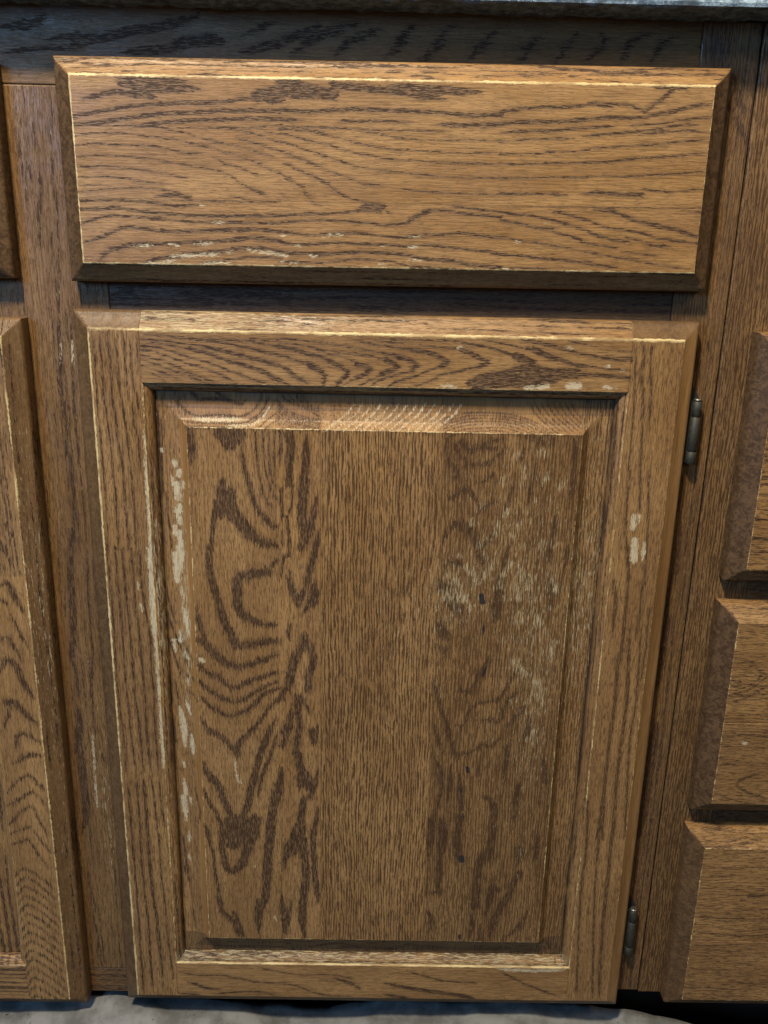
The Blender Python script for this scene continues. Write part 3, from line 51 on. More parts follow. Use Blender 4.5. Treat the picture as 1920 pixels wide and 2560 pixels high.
'ldoor': '''0.67 -59.7 -163.8 -56.2 -173.2 -51.4 -181.4|1.36 -61.6 -181.6 -58.3 -193.5 -55.4 -198.3|1.61 -65.5 -218.1 -59.5 -215.5 -55 -227.8 -50.2 -237.7|1.16 -66.5 -228 -63.3 -230.5|0.81 -59.7 -240.4 -55.2 -253 -50.4 -264.5|0.82 -70 -261 -64.9 -257 -60.9 -263.4 -55.3 -277.5|1.42 -72.7 -286.1 -68.3 -278.2 -63.4 -276.8 -58.6 -287.1 -54.9 -297.6 -49.3 -308.2|1.68 -70.6 -311.3 -64.6 -311.2 -60.4 -317.8 -52.8 -325.8 -48.9 -329.8|0.85 -75.5 -335.8 -70.6 -323.4 -67.1 -312.6|0.98 -67.5 -352.2 -65 -339.7 -58.8 -338.2 -53.1 -342.3 -48.5 -345|0.98 -71.2 -364.9 -63.3 -359.2 -55.7 -356.2 -48.5 -357.5|0.62 -78.8 -390.7 -69 -379 -58.7 -374.6 -53.2 -381.6 -48.3 -388.7|0.62 -80 -402.2 -69.5 -396.3 -58.8 -388.9 -53.1 -394.5 -48.2 -401.7|0.63 -80 -419.8 -69.4 -407.9 -60.1 -401.9 -55.2 -416.4 -50.1 -429.6|0.5 -79.5 -427.2 -71 -424.1 -63.2 -421|0.63 -60.9 -423.9 -55.6 -434.2 -48.9 -444.6|0.63 -79.9 -437.6 -69.5 -434.4 -65.6 -432.9 -59.2 -446.3 -52.8 -459.8|0.45 -80.6 -469.5 -72 -460.1 -60 -468.3 -48.9 -480.5|0.45 -80.8 -478.3 -72.2 -468.9 -60.2 -477.1 -48.9 -489.4|0.45 -80.7 -487.1 -72.5 -477.7 -60.2 -486 -48.8 -498.3|0.45 -80.7 -496 -72.7 -486.5 -60.3 -494.9 -48.8 -507.3|0.46 -80.7 -505 -72.9 -495.4 -60.5 -503.9 -48.7 -516.4|0.46 -80.7 -514.1 -73.1 -504.4 -60.5 -512.9 -48.7 -525.5|0.46 -80.7 -523.2 -73.4 -513.5 -60.6 -522 -48.5 -534.7|0.46 -80.8 -532.4 -73.6 -522.6 -60.7 -531.2 -48.6 -544|0.46 -80.8 -541.6 -73.7 -531.8 -60.8 -540.5 -48.4 -553.4|0.46 -80.8 -551 -73.9 -541 -60.8 -549.8 -48.4 -562.8|0.47 -80.8 -560.4 -74.1 -550.4 -60.9 -559.2 -48.3 -572.3|0.47 -80.8 -569.8 -74.4 -559.7 -61.1 -568.6 -48.2 -581.8|0.47 -80.8 -579.3 -74.6 -569.2 -61.1 -578.2 -48.2 -591.4|0.47 -80.9 -589 -74.8 -578.7 -61.2 -587.8 -48 -601.1|0.47 -80.9 -598.6 -75.1 -588.3 -61.4 -597.4 -48 -610.9|1.26 -83 -418.4 -83.6 -448.2 -83.5 -478.8 -83.3 -502.2 -83.8 -526.1|0.91 -95 -496.1 -94.7 -518.3 -92.1 -531.1''',
'rdrawer': '''0.42 475 -265.9 486.4 -267.2 495 -277.9 489.1 -285.8 478.4 -290.7|0.42 473.9 -278.3 479.9 -281.3 478 -287.6|0.43 476 -293.9 489.5 -289 500.2 -277.8|0.58 508.7 -361.5 497.5 -365.1 489.7 -371.9 498 -378.6 516.2 -385|0.44 474.7 -380.7 496.3 -388|0.28 476.9 -300.2 490.4 -295.2 501.4 -285.6|0.43 472.6 -332.5 488 -328.9 508 -330.2|0.44 472.8 -355.5 491.5 -353.5|0.92 513.5 -477.3 529.6 -475.2|0.46 474.3 -458.8 498.5 -457.5|0.46 477.8 -498.4 533.2 -499.3|0.47 476.6 -513.5 506.4 -514.8 535.8 -516.2''',
'rdrawer_w': '''1.01 489.7 -335.4 491.9 -335.7''',
}

# ------------------------------------------------------------------ oak material
class NT:
    """small helper to write node trees"""
    def __init__(s, nt): s.nt = nt; s.x = 0
    def n(s, t, **kw):
        nd = s.nt.nodes.new(t); s.x += 40; nd.location = (s.x, 0)
        for k, v in kw.items(): setattr(nd, k, v)
        return nd
    def put(s, sock, v):
        if isinstance(v, bpy.types.NodeSocket): s.nt.links.new(v, sock)
        elif v is not None: sock.default_value = v
    def math(s, op, a, b=None, c=None, clamp=False):
        nd = s.n('ShaderNodeMath', operation=op, use_clamp=clamp)
        s.put(nd.inputs[0], a); s.put(nd.inputs[1], b)
        if c is not None: s.put(nd.inputs[2], c)
        return nd.outputs[0]
    def rng(s, v, a, b, c=0.0, d=1.0, smooth=True):
        nd = s.n('ShaderNodeMapRange', interpolation_type='SMOOTHSTEP' if smooth else 'LINEAR')
        s.put(nd.inputs[0], v)
        for i, q in enumerate((a, b, c, d)): s.put(nd.inputs[1 + i], q)
        return nd.outputs[0]
    def attr(s, name, out='Fac'):
        nd = s.n('ShaderNodeAttribute', attribute_type='GEOMETRY', attribute_name=name); return nd.outputs[out]
    def vmul(s, v, k):
        nd = s.n('ShaderNodeVectorMath', operation='MULTIPLY'); s.put(nd.inputs[0], v); s.put(nd.inputs[1], k); return nd.outputs[0]
    def noise(s, v, k, detail=2.0, rough=0.5, dist=0.0):
        nd = s.n('ShaderNodeTexNoise'); s.put(nd.inputs['Vector'], s.vmul(v, k)); nd.inputs['Scale'].default_value = 1.0
        nd.inputs['Detail'].default_value = detail; nd.inputs['Roughness'].default_value = rough; nd.inputs['Distortion'].default_value = dist
        return nd.outputs[0]
    def mix(s, f, a, b, mode='MIX'):
        nd = s.n('ShaderNodeMix', data_type='RGBA', blend_type=mode)
        s.put(nd.inputs[0], f); s.put(nd.inputs[6], a); s.put(nd.inputs[7], b); return nd.outputs[2]

def material(name):
    m = bpy.data.materials.new(name); m.use_nodes = True
    nt = m.node_tree
    return m, NT(nt), nt.nodes['Principled BSDF']

def oak_material(name, light=(0.338, 0.186, 0.068), deep=(0.098, 0.046, 0.016), rough=0.40):
    m, T, P = material(name)
    g = T.attr('g', 'Vector')                      # millimetres: along the grain, across it, into the wood
    sd, ja, wd, ar, kd = (T.attr(k) for k in ('sd', 'ja', 'wd', 'ar', 'kd'))
    tone, po, fl, gr = (T.attr(k) for k in ('tone', 'po', 'fl', 'gr'))
    jag = T.math('SUBTRACT', T.noise(g, (0.11, 1.15, 0.5), 3.0, 0.6), 0.5)
    fine = T.math('SUBTRACT', T.noise(g, (0.45, 1.6, 1.0), 2.0, 0.6), 0.5)
    amp = T.math('MULTIPLY_ADD', ja, 17.0, 1.4)
    sdj = T.math('MULTIPLY_ADD', jag, amp, T.math('MULTIPLY_ADD', fine, 1.3, sd))
    band = T.rng(sdj, 0.60, -0.50)
    halo = T.rng(sdj, 2.6, 0.0)
    pn = T.noise(g, (0.17, 1.35, 1.0), 3.0, 0.7)
    bandm = T.rng(T.math('MULTIPLY_ADD', T.math('SUBTRACT', 0.5, pn), 6.0, T.math('MULTIPLY_ADD', band, 1.25, -0.80)), -0.15, 0.75)
    # open pores all over the board, short dashes along the grain
    p2 = T.noise(g, (0.15, 1.45, 1.0), 3.0, 0.62, 0.2)
    pores = T.math('MULTIPLY', T.rng(p2, 0.505, 0.60), po)
    sg = T.n('ShaderNodeSeparateXYZ'); T.put(sg.inputs[0], g)
    fv = T.math('MULTIPLY_ADD', T.math('SUBTRACT', T.noise(g, (0.008, 0.05, 0.05), 3.0, 0.55), 0.5), 5.0, T.math('MULTIPLY', sg.outputs[1], 0.46))
    fv = T.math('MULTIPLY_ADD', T.math('SUBTRACT', T.noise(g, (0.06, 0.5, 0.3), 2.0, 0.5), 0.5), 0.9, fv)
    tri = T.math('ABSOLUTE', T.math('SUBTRACT', T.math('FRACT', fv), 0.5))
    qline = T.math('MULTIPLY', T.rng(T.math('MULTIPLY_ADD', T.math('SUBTRACT', T.noise(g, (0.09, 1.0, 1.0), 4.0, 0.7), 0.5), 2.0, tri), 0.27, 0.07), T.attr('qs'))
    pores = T.math('MAXIMUM', pores, qline)
    p3 = T.noise(g, (0.035, 0.9, 0.6), 3.0, 0.6)
    streak = T.rng(p3, 0.48, 0.72)
    broad = T.noise(g, (0.010, 0.06, 0.05), 3.0, 0.5)
    fib = T.noise(g, (0.06, 5.0, 3.0), 2.0, 0.7)
    c = T.mix(T.rng(broad, 0.32, 0.68), (*light, 1), (light[0]*0.74, light[1]*0.70, light[2]*0.68, 1))
    c = T.mix(T.math('MULTIPLY', streak, 0.62), c, (*deep, 1))
    c = T.mix(T.math('MULTIPLY', halo, 0.22), c, (*deep, 1))
    fibv = T.rng(fib, 0.3, 0.7, 0.82, 1.14, False)
    cm = T.n('ShaderNodeCombineColor'); [T.put(cm.inputs[i], fibv) for i in range(3)]
    c = T.mix(1.0, c, cm.outputs[0], 'MULTIPLY')
    # tone: + golden / - red-brown grey
    c = T.mix(T.math('MAXIMUM', T.math('MULTIPLY', tone, -1.0), 0.0), c, T.mix(T.rng(T.noise(g, (0.22, 0.22, 0.22), 4.0, 0.6, 1.2), .38, .62), (0.098, 0.054, 0.025, 1), (0.046, 0.025, 0.012, 1)))
    c = T.mix(T.math('MAXIMUM', tone, 0.0), c, (0.26, 0.105, 0.018, 1))
    darkc = (0.026, 0.014, 0.010, 1)
    bs = T.attr('bs')
    c = T.mix(T.math('MULTIPLY', T.math('MULTIPLY', band, 0.50), bs), c, (0.110, 0.064, 0.034, 1))
    c = T.mix(T.math('MULTIPLY', T.math('MULTIPLY', bandm, 0.86), bs), c, darkc)
    c = T.mix(T.math('MULTIPLY', pores, 0.90), c, (0.052, 0.026, 0.012, 1))
    c = T.mix(T.math('MULTIPLY', T.math('MULTIPLY', gr, 1.0), 0.85), c, (0.022, 0.017, 0.014, 1))  # gr darkens for grime and for painted shade alike
    # wear through the finish
    wn = T.math('SUBTRACT', T.noise(g, (0.35, 1.3, 1.0), 3.0, 0.65), 0.5)
    wear = T.math('MULTIPLY', T.rng(T.math('MULTIPLY_ADD', wn, 6.5, wd), 0.7, -0.5), T.rng(T.noise(g, (0.16, 1.6, 0.7), 3.0, 0.65), 0.36, 0.52, 0.35, 1.0))
    fn = T.noise(g, (0.12, 1.25, 0.9), 3.0, 0.65)
    fleck = T.rng(T.math('MULTIPLY_ADD', fl, 0.21, fn), 0.68, 0.80)
    edge = T.rng(T.math('MULTIPLY_ADD', T.math('SUBTRACT', T.noise(g, (0.16, 0.16, 0.5), 5.0, 0.8), 0.5), 3.6, ar), 0.52, 0.12)
    c = T.mix(T.math('MULTIPLY', fleck, 0.72), c, (0.42, 0.335, 0.19, 1))
    c = T.mix(T.math('MULTIPLY', wear, 0.82), c, (0.49, 0.405, 0.255, 1))
    edge = T.math('MULTIPLY', edge, T.rng(T.noise(g, (0.035, 0.035, 0.2), 4.0, 0.7), 0.40, 0.56, 0.25, 1.0))
    c = T.mix(T.math('MULTIPLY', edge, 0.85), c, (0.60, 0.45, 0.21, 1))
    kk = T.rng(T.math('MULTIPLY_ADD', wn, 1.2, kd), 0.25, -0.1)
    c = T.mix(T.math('MULTIPLY', kk, 0.9), c, (0.016, 0.018, 0.022, 1))
    T.put(P.inputs['Base Color'], c)
    rg = T.math('ADD', T.math('MULTIPLY', T.math('MAXIMUM', wear, fleck), 0.25), T.rng(T.noise(g, (0.018, 0.03, 0.05), 4.0, 0.65), 0.35, 0.65, rough - 0.10, rough + 0.14))
    T.put(P.inputs['Roughness'], rg)
    T.put(P.inputs['Specular IOR Level'], T.math('MULTIPLY_ADD', T.math('MAXIMUM', bandm, pores), -0.22, T.math('MULTIPLY_ADD', T.math('MINIMUM', tone, 0.0), 0.20, 0.36)))
    hgt = T.math('ADD', T.math('MULTIPLY', bandm, -0.7), T.math('MULTIPLY', pores, -1.0))
    hgt = T.math('ADD', hgt, T.math('MULTIPLY', fib, 0.5))
    hgt = T.math('ADD', hgt, T.math('MULTIPLY', T.math('MAXIMUM', wear, fleck), -0.6))
    bp = T.n('ShaderNodeBump'); bp.inputs['Strength'].default_value = 0.55; bp.inputs['Distance'].default_value = 0.00022
    T.put(bp.inputs['Height'], hgt); T.put(P.inputs['Normal'], bp.outputs[0])
    return m
OAK = oak_material('stained_oak')
OAK_DARK = oak_material('dark_oak_frame', (0.215, 0.116, 0.042), (0.070, 0.034, 0.013), 0.42)  # the face frame is of darker wood

# ------------------------------------------------------------------ numpy fields
def hsh(i, j, s):
    n = (i * 374761393 + j * 668265263 + s * 974634777) & 0x7fffffff
    n = ((n ^ (n >> 13)) * 1274126177) & 0x7fffffff
    return ((n ^ (n >> 16)) & 0xffff) / 65535.0
def vnoise(x, y, s=0):
    x = np.asarray(x, float); y = np.asarray(y, float) + 0 * x; x = x + 0 * y
    i = np.floor(x).astype(np.int64); j = np.floor(y).astype(np.int64)
    u = x - i; v = y - j; u = u * u * (3 - 2 * u); v = v * v * (3 - 2 * v)
    return (hsh(i, j, s) * (1 - u) * (1 - v) + hsh(i + 1, j, s) * u * (1 - v) + hsh(i, j + 1, s) * (1 - u) * v + hsh(i + 1, j + 1, s) * u * v) - 0.5
def fbm(x, y, s=0, o=3):
    r = 0; a = 1.0
    for k in range(o): r = r + a * vnoise(x * 2 ** k, y * 2 ** k, s + 17 * k); a *= 0.5
    return r

def parse(name):
    out = []
    for s in TR.get(name, '').split('|'):
        v = [float(a) for a in s.split()]
        if len(v) >= 3: out.append((v[0] * (1.0 if name.endswith(('_w', '_k', '_dash')) else (1.2 if v[0] < .75 else 1.35 if v[0] < 1.25 else 1.55)) + (0.08 if v[0] < .75 else .2), np.array(v[1:]).reshape(-1, 2)))
    return out
def catmull(p, k=3):
    if len(p) < 3: return p
    q = np.vstack([2 * p[0] - p[1], p, 2 * p[-1] - p[-2]]); o = []
    for i in range(1, len(q) - 2):
        for t in np.arange(k) / k:
            a, b, c, d = q[i - 1:i + 3]
            o.append(0.5 * (2 * b + (c - a) * t + (2 * a - 5 * b + 4 * c - d) * t * t + (3 * b - a - 3 * c + d) * t ** 3))
    o.append(q[-2]); return np.array(o)
def stroke_sd(X, Z, xs, zs, strokes, far=20.0, taper=0.22):
    """signed distance (mm) to a set of grain figures; X,Z grids in mm, rows = z"""
    D = np.full(X.shape, far)
    ends = np.array([e for _, p in strokes for e in (p[0], p[-1])]) if strokes else np.zeros((0, 2))
    for hw, p in strokes:
        j0_, j1_ = [(np.hypot(*(ends - q).T) < 2.5 + 2.0 * hw).sum() > 1 for q in (p[0], p[-1])] if len(p) > 1 else (0, 0)
        p = catmull(p)
        if len(p) == 1: p = np.vstack([p, p + 0.01])
        L = np.r_[0, np.cumsum(np.hypot(*np.diff(p, axis=0).T))]; tot = max(L[-1], 1e-6)
        for k in range(len(p) - 1):
            a, b = p[k], p[k + 1]; m = 6 + hw
            i0 = np.searchsorted(xs, min(a[0], b[0]) - m); i1 = np.searchsorted(xs, max(a[0], b[0]) + m)
            j0 = np.searchsorted(zs, min(a[1], b[1]) - m); j1 = np.searchsorted(zs, max(a[1], b[1]) + m)
            if i1 <= i0 or j1 <= j0: continue
            x = X[j0:j1, i0:i1]; z = Z[j0:j1, i0:i1]; d = b - a; q = max(d @ d, 1e-9)
            t = np.clip(((x - a[0]) * d[0] + (z - a[1]) * d[1]) / q, 0, 1)
            s = (L[k] + t * (L[k + 1] - L[k])) / tot
            e = np.clip(np.minimum(s + 9 * j0_, 1 - s + 9 * j1_) * tot / (4.0 * hw + 2.5), 0, 1) ** .8
            w = hw * (taper + (1 - taper) * e)
            dist = np.hypot(x - a[0] - t * d[0], z - a[1] - t * d[1]) - w
            sub = D[j0:j1, i0:i1]; np.minimum(sub, dist, out=sub)
    return D
def lines_sd(u, v, period, hw, seed, wob=0.35, lu=90.0, cathedral=None, solid=None):
    """generic growth-ring lines: u along the grain, v across (mm)"""
    f = v / period + wob * 2.2 * fbm(u / lu, v / (period * 3.0), seed) + 0.25 * wob * fbm(u / 18.0, v / 3.0, seed + 5)
    if cathedral: 
        c0, k = cathedral; f = np.sqrt((v - c0) ** 2 + 4.0) / period * 1.0 + u / k + wob * fbm(u / 40, v / 12, seed)
    k = np.floor(f); r = np.abs(f - k - 0.5) * period
    h = hw * (0.55 + 0.9 * hsh(k.astype(np.int64), k.astype(np.int64) * 0 + 3, seed))
    gate = fbm(u / 55.0, k * 7.7, seed + 9) * 2.2
    return r - h - (np.minimum(gate, 0.4) if solid is None else np.clip(gate, -solid, solid))

# ------------------------------------------------------------------ objects
def link(o, parent=None, origin=None):
    COL.objects.link(o)
    if parent is not None: o.parent = parent
    return o
def empty(name, loc, parent=None):
    o = bpy.data.objects.new(name, None); o.empty_display_size = 0.02
    link(o, parent)
    wl = Vector(loc); o['_w'] = list(wl)
    o.location = wl - (Vector(parent['_w']) if parent else Vector((0, 0, 0)))
    return o
def place(o, origin, parent=None):
    link(o, parent); o['_w'] = list(origin)
    o.location = Vector(origin) - (Vector(parent['_w']) if parent else Vector((0, 0, 0)))
    return o
def tag(o, label=None, category=None, kind=None, group=None):
    for k, v in (('label', label), ('category', category), ('kind', kind), ('group', group)):
        if v: o[k] = v
    return o

def np_mesh(name, V, quads, tris, attrs, gvec, mats):
    me = bpy.data.meshes.new(name)
    nv = len(V); nq, ntr = len(quads), len(tris)
    me.vertices.add(nv); me.vertices.foreach_set('co', np.ascontiguousarray(V, np.float32).ravel())
    loops = np.concatenate([quads.ravel(), tris.ravel()]).astype(np.int32)
    me.loops.add(len(loops)); me.loops.foreach_set('vertex_index', loops)
    me.polygons.add(nq + ntr)
    st = np.concatenate([np.arange(nq) * 4, nq * 4 + np.arange(ntr) * 3]).astype(np.int32)
    me.polygons.foreach_set('loop_start', st)
    me.update(calc_edges=True)
    for k, a in attrs.items():
        at = me.attributes.new(k, 'FLOAT', 'POINT'); at.data.foreach_set('value', np.ascontiguousarray(a, np.float32))
    at = me.attributes.new('g', 'FLOAT_VECTOR', 'POINT'); at.data.foreach_set('vector', np.ascontiguousarray(gvec, np.float32).ravel())
    for m in mats: me.materials.append(m)
    return me

SEED = [100]
class Slab:
    """A worked board surface: a height sheet y = h(x, z) over a grid (metres), cut into parts, each part with
    its own edges down to the back, grain direction and figure."""
    def __init__(s, xs, zs, hfun, back, fields):
        s.xs, s.zs = np.unique(np.round(xs, 6)), np.unique(np.round(zs, 6))
        s.X, s.Z = np.meshgrid(s.xs, s.zs); s.Y = hfun(s.X, s.Z); s.back = back
        s.Xm, s.Zm = s.X * 1000, s.Z * 1000
        s.F = fields(s)                              # dict of fields on the grid (mm)
    def part(s, name, mask, parent, origin, grain='z', mat=None, extra=None, skirt=True, shift=None):
        X, Y, Z = s.X, s.Y, s.Z; nz, nx = X.shape
        idx = np.arange(nz * nx).reshape(nz, nx)
        a, b, c, d = idx[:-1, :-1], idx[:-1, 1:], idx[1:, 1:], idx[1:, :-1]
        Ya, Yb, Yc, Yd = Y[:-1, :-1], Y[:-1, 1:], Y[1:, 1:], Y[1:, :-1]
        xc = 0.5 * (X[:-1, :-1] + X[:-1, 1:]); zc = 0.5 * (Z[:-1, :-1] + Z[1:, :-1])
        yc = s.hf(xc, zc)
        e1 = np.abs(0.5 * (Ya + Yc) - yc); e2 = np.abs(0.5 * (Yb + Yd) - yc)
        flat = (np.abs(Ya + Yc - Yb - Yd) < 2e-6)
        dx = X[:-1, 1:] - X[:-1, :-1]; dz = Z[1:, :-1] - Z[:-1, :-1]
        # quads
        mq = mask(xc, zc) & flat
        q = np.stack([a[mq], b[mq], c[mq], d[mq]], -1)
        t = []
        nf = ~flat
        for use, (p1, o1), (p2, o2) in (((e1 <= e2), ((a, b, c), (1/6, -1/6)), ((a, c, d), (-1/6, 1/6))), ((e1 > e2), ((a, b, d), (-1/6, -1/6)), ((b, c, d), (1/6, 1/6)))):
            for tri, (ox, oz) in ((p1, o1), (p2, o2)):
                m = nf & use & mask(xc + ox * dx, zc + oz * dz)
                t.append(np.stack([tri[0][m], tri[1][m], tri[2][m]], -1))
        t = np.concatenate(t) if t else np.zeros((0, 3), int)
        used = np.unique(np.concatenate([q.ravel(), t.ravel()]))
        rem = np.full(nz * nx, -1); rem[used] = np.arange(len(used)); q = rem[q]; t = rem[t]
        V = np.stack([X.ravel()[used], Y.ravel()[used], Z.ravel()[used]], -1)
        # boundary skirt
        ed = np.concatenate([q[:, [0, 1]], q[:, [1, 2]], q[:, [2, 3]], q[:, [3, 0]], t[:, [0, 1]], t[:, [1, 2]], t[:, [2, 0]]])
        key = np.sort(ed, 1); key = key[:, 0].astype(np.int64) * len(V) + key[:, 1]
        _, inv, cnt = np.unique(key, return_inverse=True, return_counts=True)
        bd = ed[cnt[inv] == 1]
        F = {k: v.ravel()[used] for k, v in s.F.items()}
        if skirt:
            bv = np.unique(bd); m2 = np.full(len(V), -1); m2[bv] = len(V) + np.arange(len(bv))
            B = V[bv].copy(); B[:, 1] = s.back
            V = np.concatenate([V, B])
            q = np.concatenate([q, np.stack([bd[:, 1], bd[:, 0], m2[bd[:, 0]], m2[bd[:, 1]]], -1)])
            # the flank carries its own plain figure
            for k in F: F[k] = np.concatenate([F[k], F[k][bv]])
        n = len(V)
        SEED[0] += 1; r = random.Random(SEED[0]); off = (r.uniform(0, 900), r.uniform(0, 900), r.uniform(0, 90)) if shift is None else shift
        u, v = (V[:, 2], V[:, 0]) if grain == 'z' else (V[:, 0], V[:, 2])
        G = np.stack([u * 1000 + off[0], v * 1000 + off[1], V[:, 1] * 1000 + off[2]], -1)
        # how fast the figure changes along the grain, for feathered ends
        ax = 0 if grain == 'z' else 1
        co = s.Zm[:, 0] if grain == 'z' else s.Xm[0]
        grad = np.clip(np.abs(np.gradient(s.F['sd'], co, axis=ax)), 0, 1).ravel()[used]
        if skirt: grad = np.concatenate([grad, grad[bv]])
        A = dict(F); A.setdefault('qs', np.zeros(n)); A.setdefault('bs', np.ones(n)); A['ja'] = grad * A.pop('js', 1.0)
        if extra:
            for k, val in extra.items():
                A[k] = val(V[:, 0] * 1000, V[:, 2] * 1000, V[:, 1] * 1000, A) if callable(val) else np.full(n, float(val))
        me = np_mesh(name, V - np.array(origin), q, t, A, G, [mat or OAK])
        o = bpy.data.objects.new(name, me); place(o, origin, parent)
        return o
def slab(xs, zs, hfun, back, fields):
    s = Slab.__new__(Slab); s.hf = hfun; s.__init__(xs, zs, hfun, back, fields); return s
def lin(a, b, step): return np.linspace(a, b, max(2, int(round((b - a) / step)) + 1))
def full(X, v): return np.full(X.shape, float(v))
def box_d(X, Z, L, R, B, T): return np.minimum(np.minimum(X - L, R - X), np.minimum(T - Z, Z - B))
BEV_W, BEV_D = 0.01174, 0.0076
BEVS = np.array([0, .0004, .0009, .0016, .003, .0045, .006, .0075, .009, .0103, .0112, BEV_W - .0003, BEV_W, BEV_W + .0006])
def bevel_h(d):
    s = np.clip(d / BEV_W, 0, 1)
    y = BEV_D * (1 - s ** 1.35)
    y = y + np.clip(1 - d / 0.0016, 0, 1) ** 2 * 0.0016            # eased outer corner
    return np.where(d >= BEV_W, 0.0, y)
def edges_of(L, R, extra=()):
    return np.concatenate([L + BEVS, R - BEVS, *[np.atleast_1d(e) for e in extra]])

# =================================================================== the sink cabinet
CAB = tag(empty('base_cabinet', (0.2, 0.1, -0.70)), 'wide stained oak cabinet with one full door and false drawer front in the middle', 'cabinet')

# ---- false drawer front in the middle
DL, DR, DT, DB = 0.00017, 0.42015, 0.13051, -0.00374
ROT = 0.00445
def unrot(strokes):
    o = []
    for hw, p in strokes:
        d = p / 1000 - np.array([DL, DT]); c, s_ = math.cos(-ROT), math.sin(-ROT)
        o.append((hw, (np.stack([d[:, 0] * c - d[:, 1] * s_, d[:, 0] * s_ + d[:, 1] * c], -1) + np.array([DL, DT])) * 1000))
    return o
ZJ = 0.0468 + 0.0005
def dr_h(X, Z): return bevel_h(box_d(X, Z, DL, DR, DB, DT))
def arris(X, Z, L, R, B, T, wl=1.0, wr=1.0, wt=1.0, wb=1.0, w0=BEV_W):
    """distance (mm) to the worn arris of a raised field, with a penalty where an edge is less worn"""
    L2, R2, B2, T2 = L + w0, R - w0, B + w0, T - w0
    inx = np.maximum(np.maximum(L2 - X, X - R2), 0); inz = np.maximum(np.maximum(B2 - Z, Z - T2), 0)
    d = np.minimum(np.minimum(np.hypot(np.abs(X - L2), inz) * 1000 + wl, np.hypot(np.abs(X - R2), inz) * 1000 + wr),
                   np.minimum(np.hypot(np.abs(Z - T2), inx) * 1000 + wt, np.hypot(np.abs(Z - B2), inx) * 1000 + wb))
    return d
def dr_f(s):
    X, Z = s.Xm, s.Zm; xm, zm = s.xs * 1000, s.zs * 1000
    sd = stroke_sd(X, Z, xm, zm, unrot(parse('drawer')))
    d = box_d(s.X, s.Z, DL, DR, DB, DT)
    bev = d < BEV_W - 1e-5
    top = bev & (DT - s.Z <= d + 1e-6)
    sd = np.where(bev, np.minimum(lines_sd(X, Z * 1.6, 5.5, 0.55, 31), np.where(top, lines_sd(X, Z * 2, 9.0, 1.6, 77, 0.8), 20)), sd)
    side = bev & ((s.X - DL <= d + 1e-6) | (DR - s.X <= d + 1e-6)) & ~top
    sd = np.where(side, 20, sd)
    tone = np.where(side, -1.0, np.where(bev, np.where(top, 0.06, -0.62), 0.04 + 0.10 * fbm(X / 90, Z / 30, 3)))  # bottom bevel's shade put into its tone; the sides are end grain
    wd = stroke_sd(X, Z, xm, zm, unrot(parse('drawer_w')))
    ar = arris(s.X, s.Z, DL, DR, DB, DT, 0.0, 0.3, -0.40, 0.0)
    fl = np.clip(np.exp(-((Z - 10) / 10) ** 2) * np.clip(1.3 - X / 230, 0, 1), 0, 1) * 0.35 + np.where(top, 0.55 * np.clip(1.1 - X / 330, 0, 1), 0)
    fl = np.where(bev & ~top, 0.0, fl)
    return dict(sd=sd, wd=wd, ar=ar, kd=full(X, 9), tone=tone, po=np.where(side, 0.15, 0.45), fl=fl, gr=full(X, 0), qs=np.where(bev, 0, .25), js=full(X, .6))
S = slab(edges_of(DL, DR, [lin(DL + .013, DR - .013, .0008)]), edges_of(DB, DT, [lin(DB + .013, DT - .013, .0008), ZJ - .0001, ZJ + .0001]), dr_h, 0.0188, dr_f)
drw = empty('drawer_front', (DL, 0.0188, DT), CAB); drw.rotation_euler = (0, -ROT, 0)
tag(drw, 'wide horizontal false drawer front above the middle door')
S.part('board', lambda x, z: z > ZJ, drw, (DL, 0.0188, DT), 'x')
S.part('board', lambda x, z: z < ZJ, drw, (DL, 0.0188, DT), 'x', extra={'tone': lambda x, z, y, A: A['tone'] + 0.03})

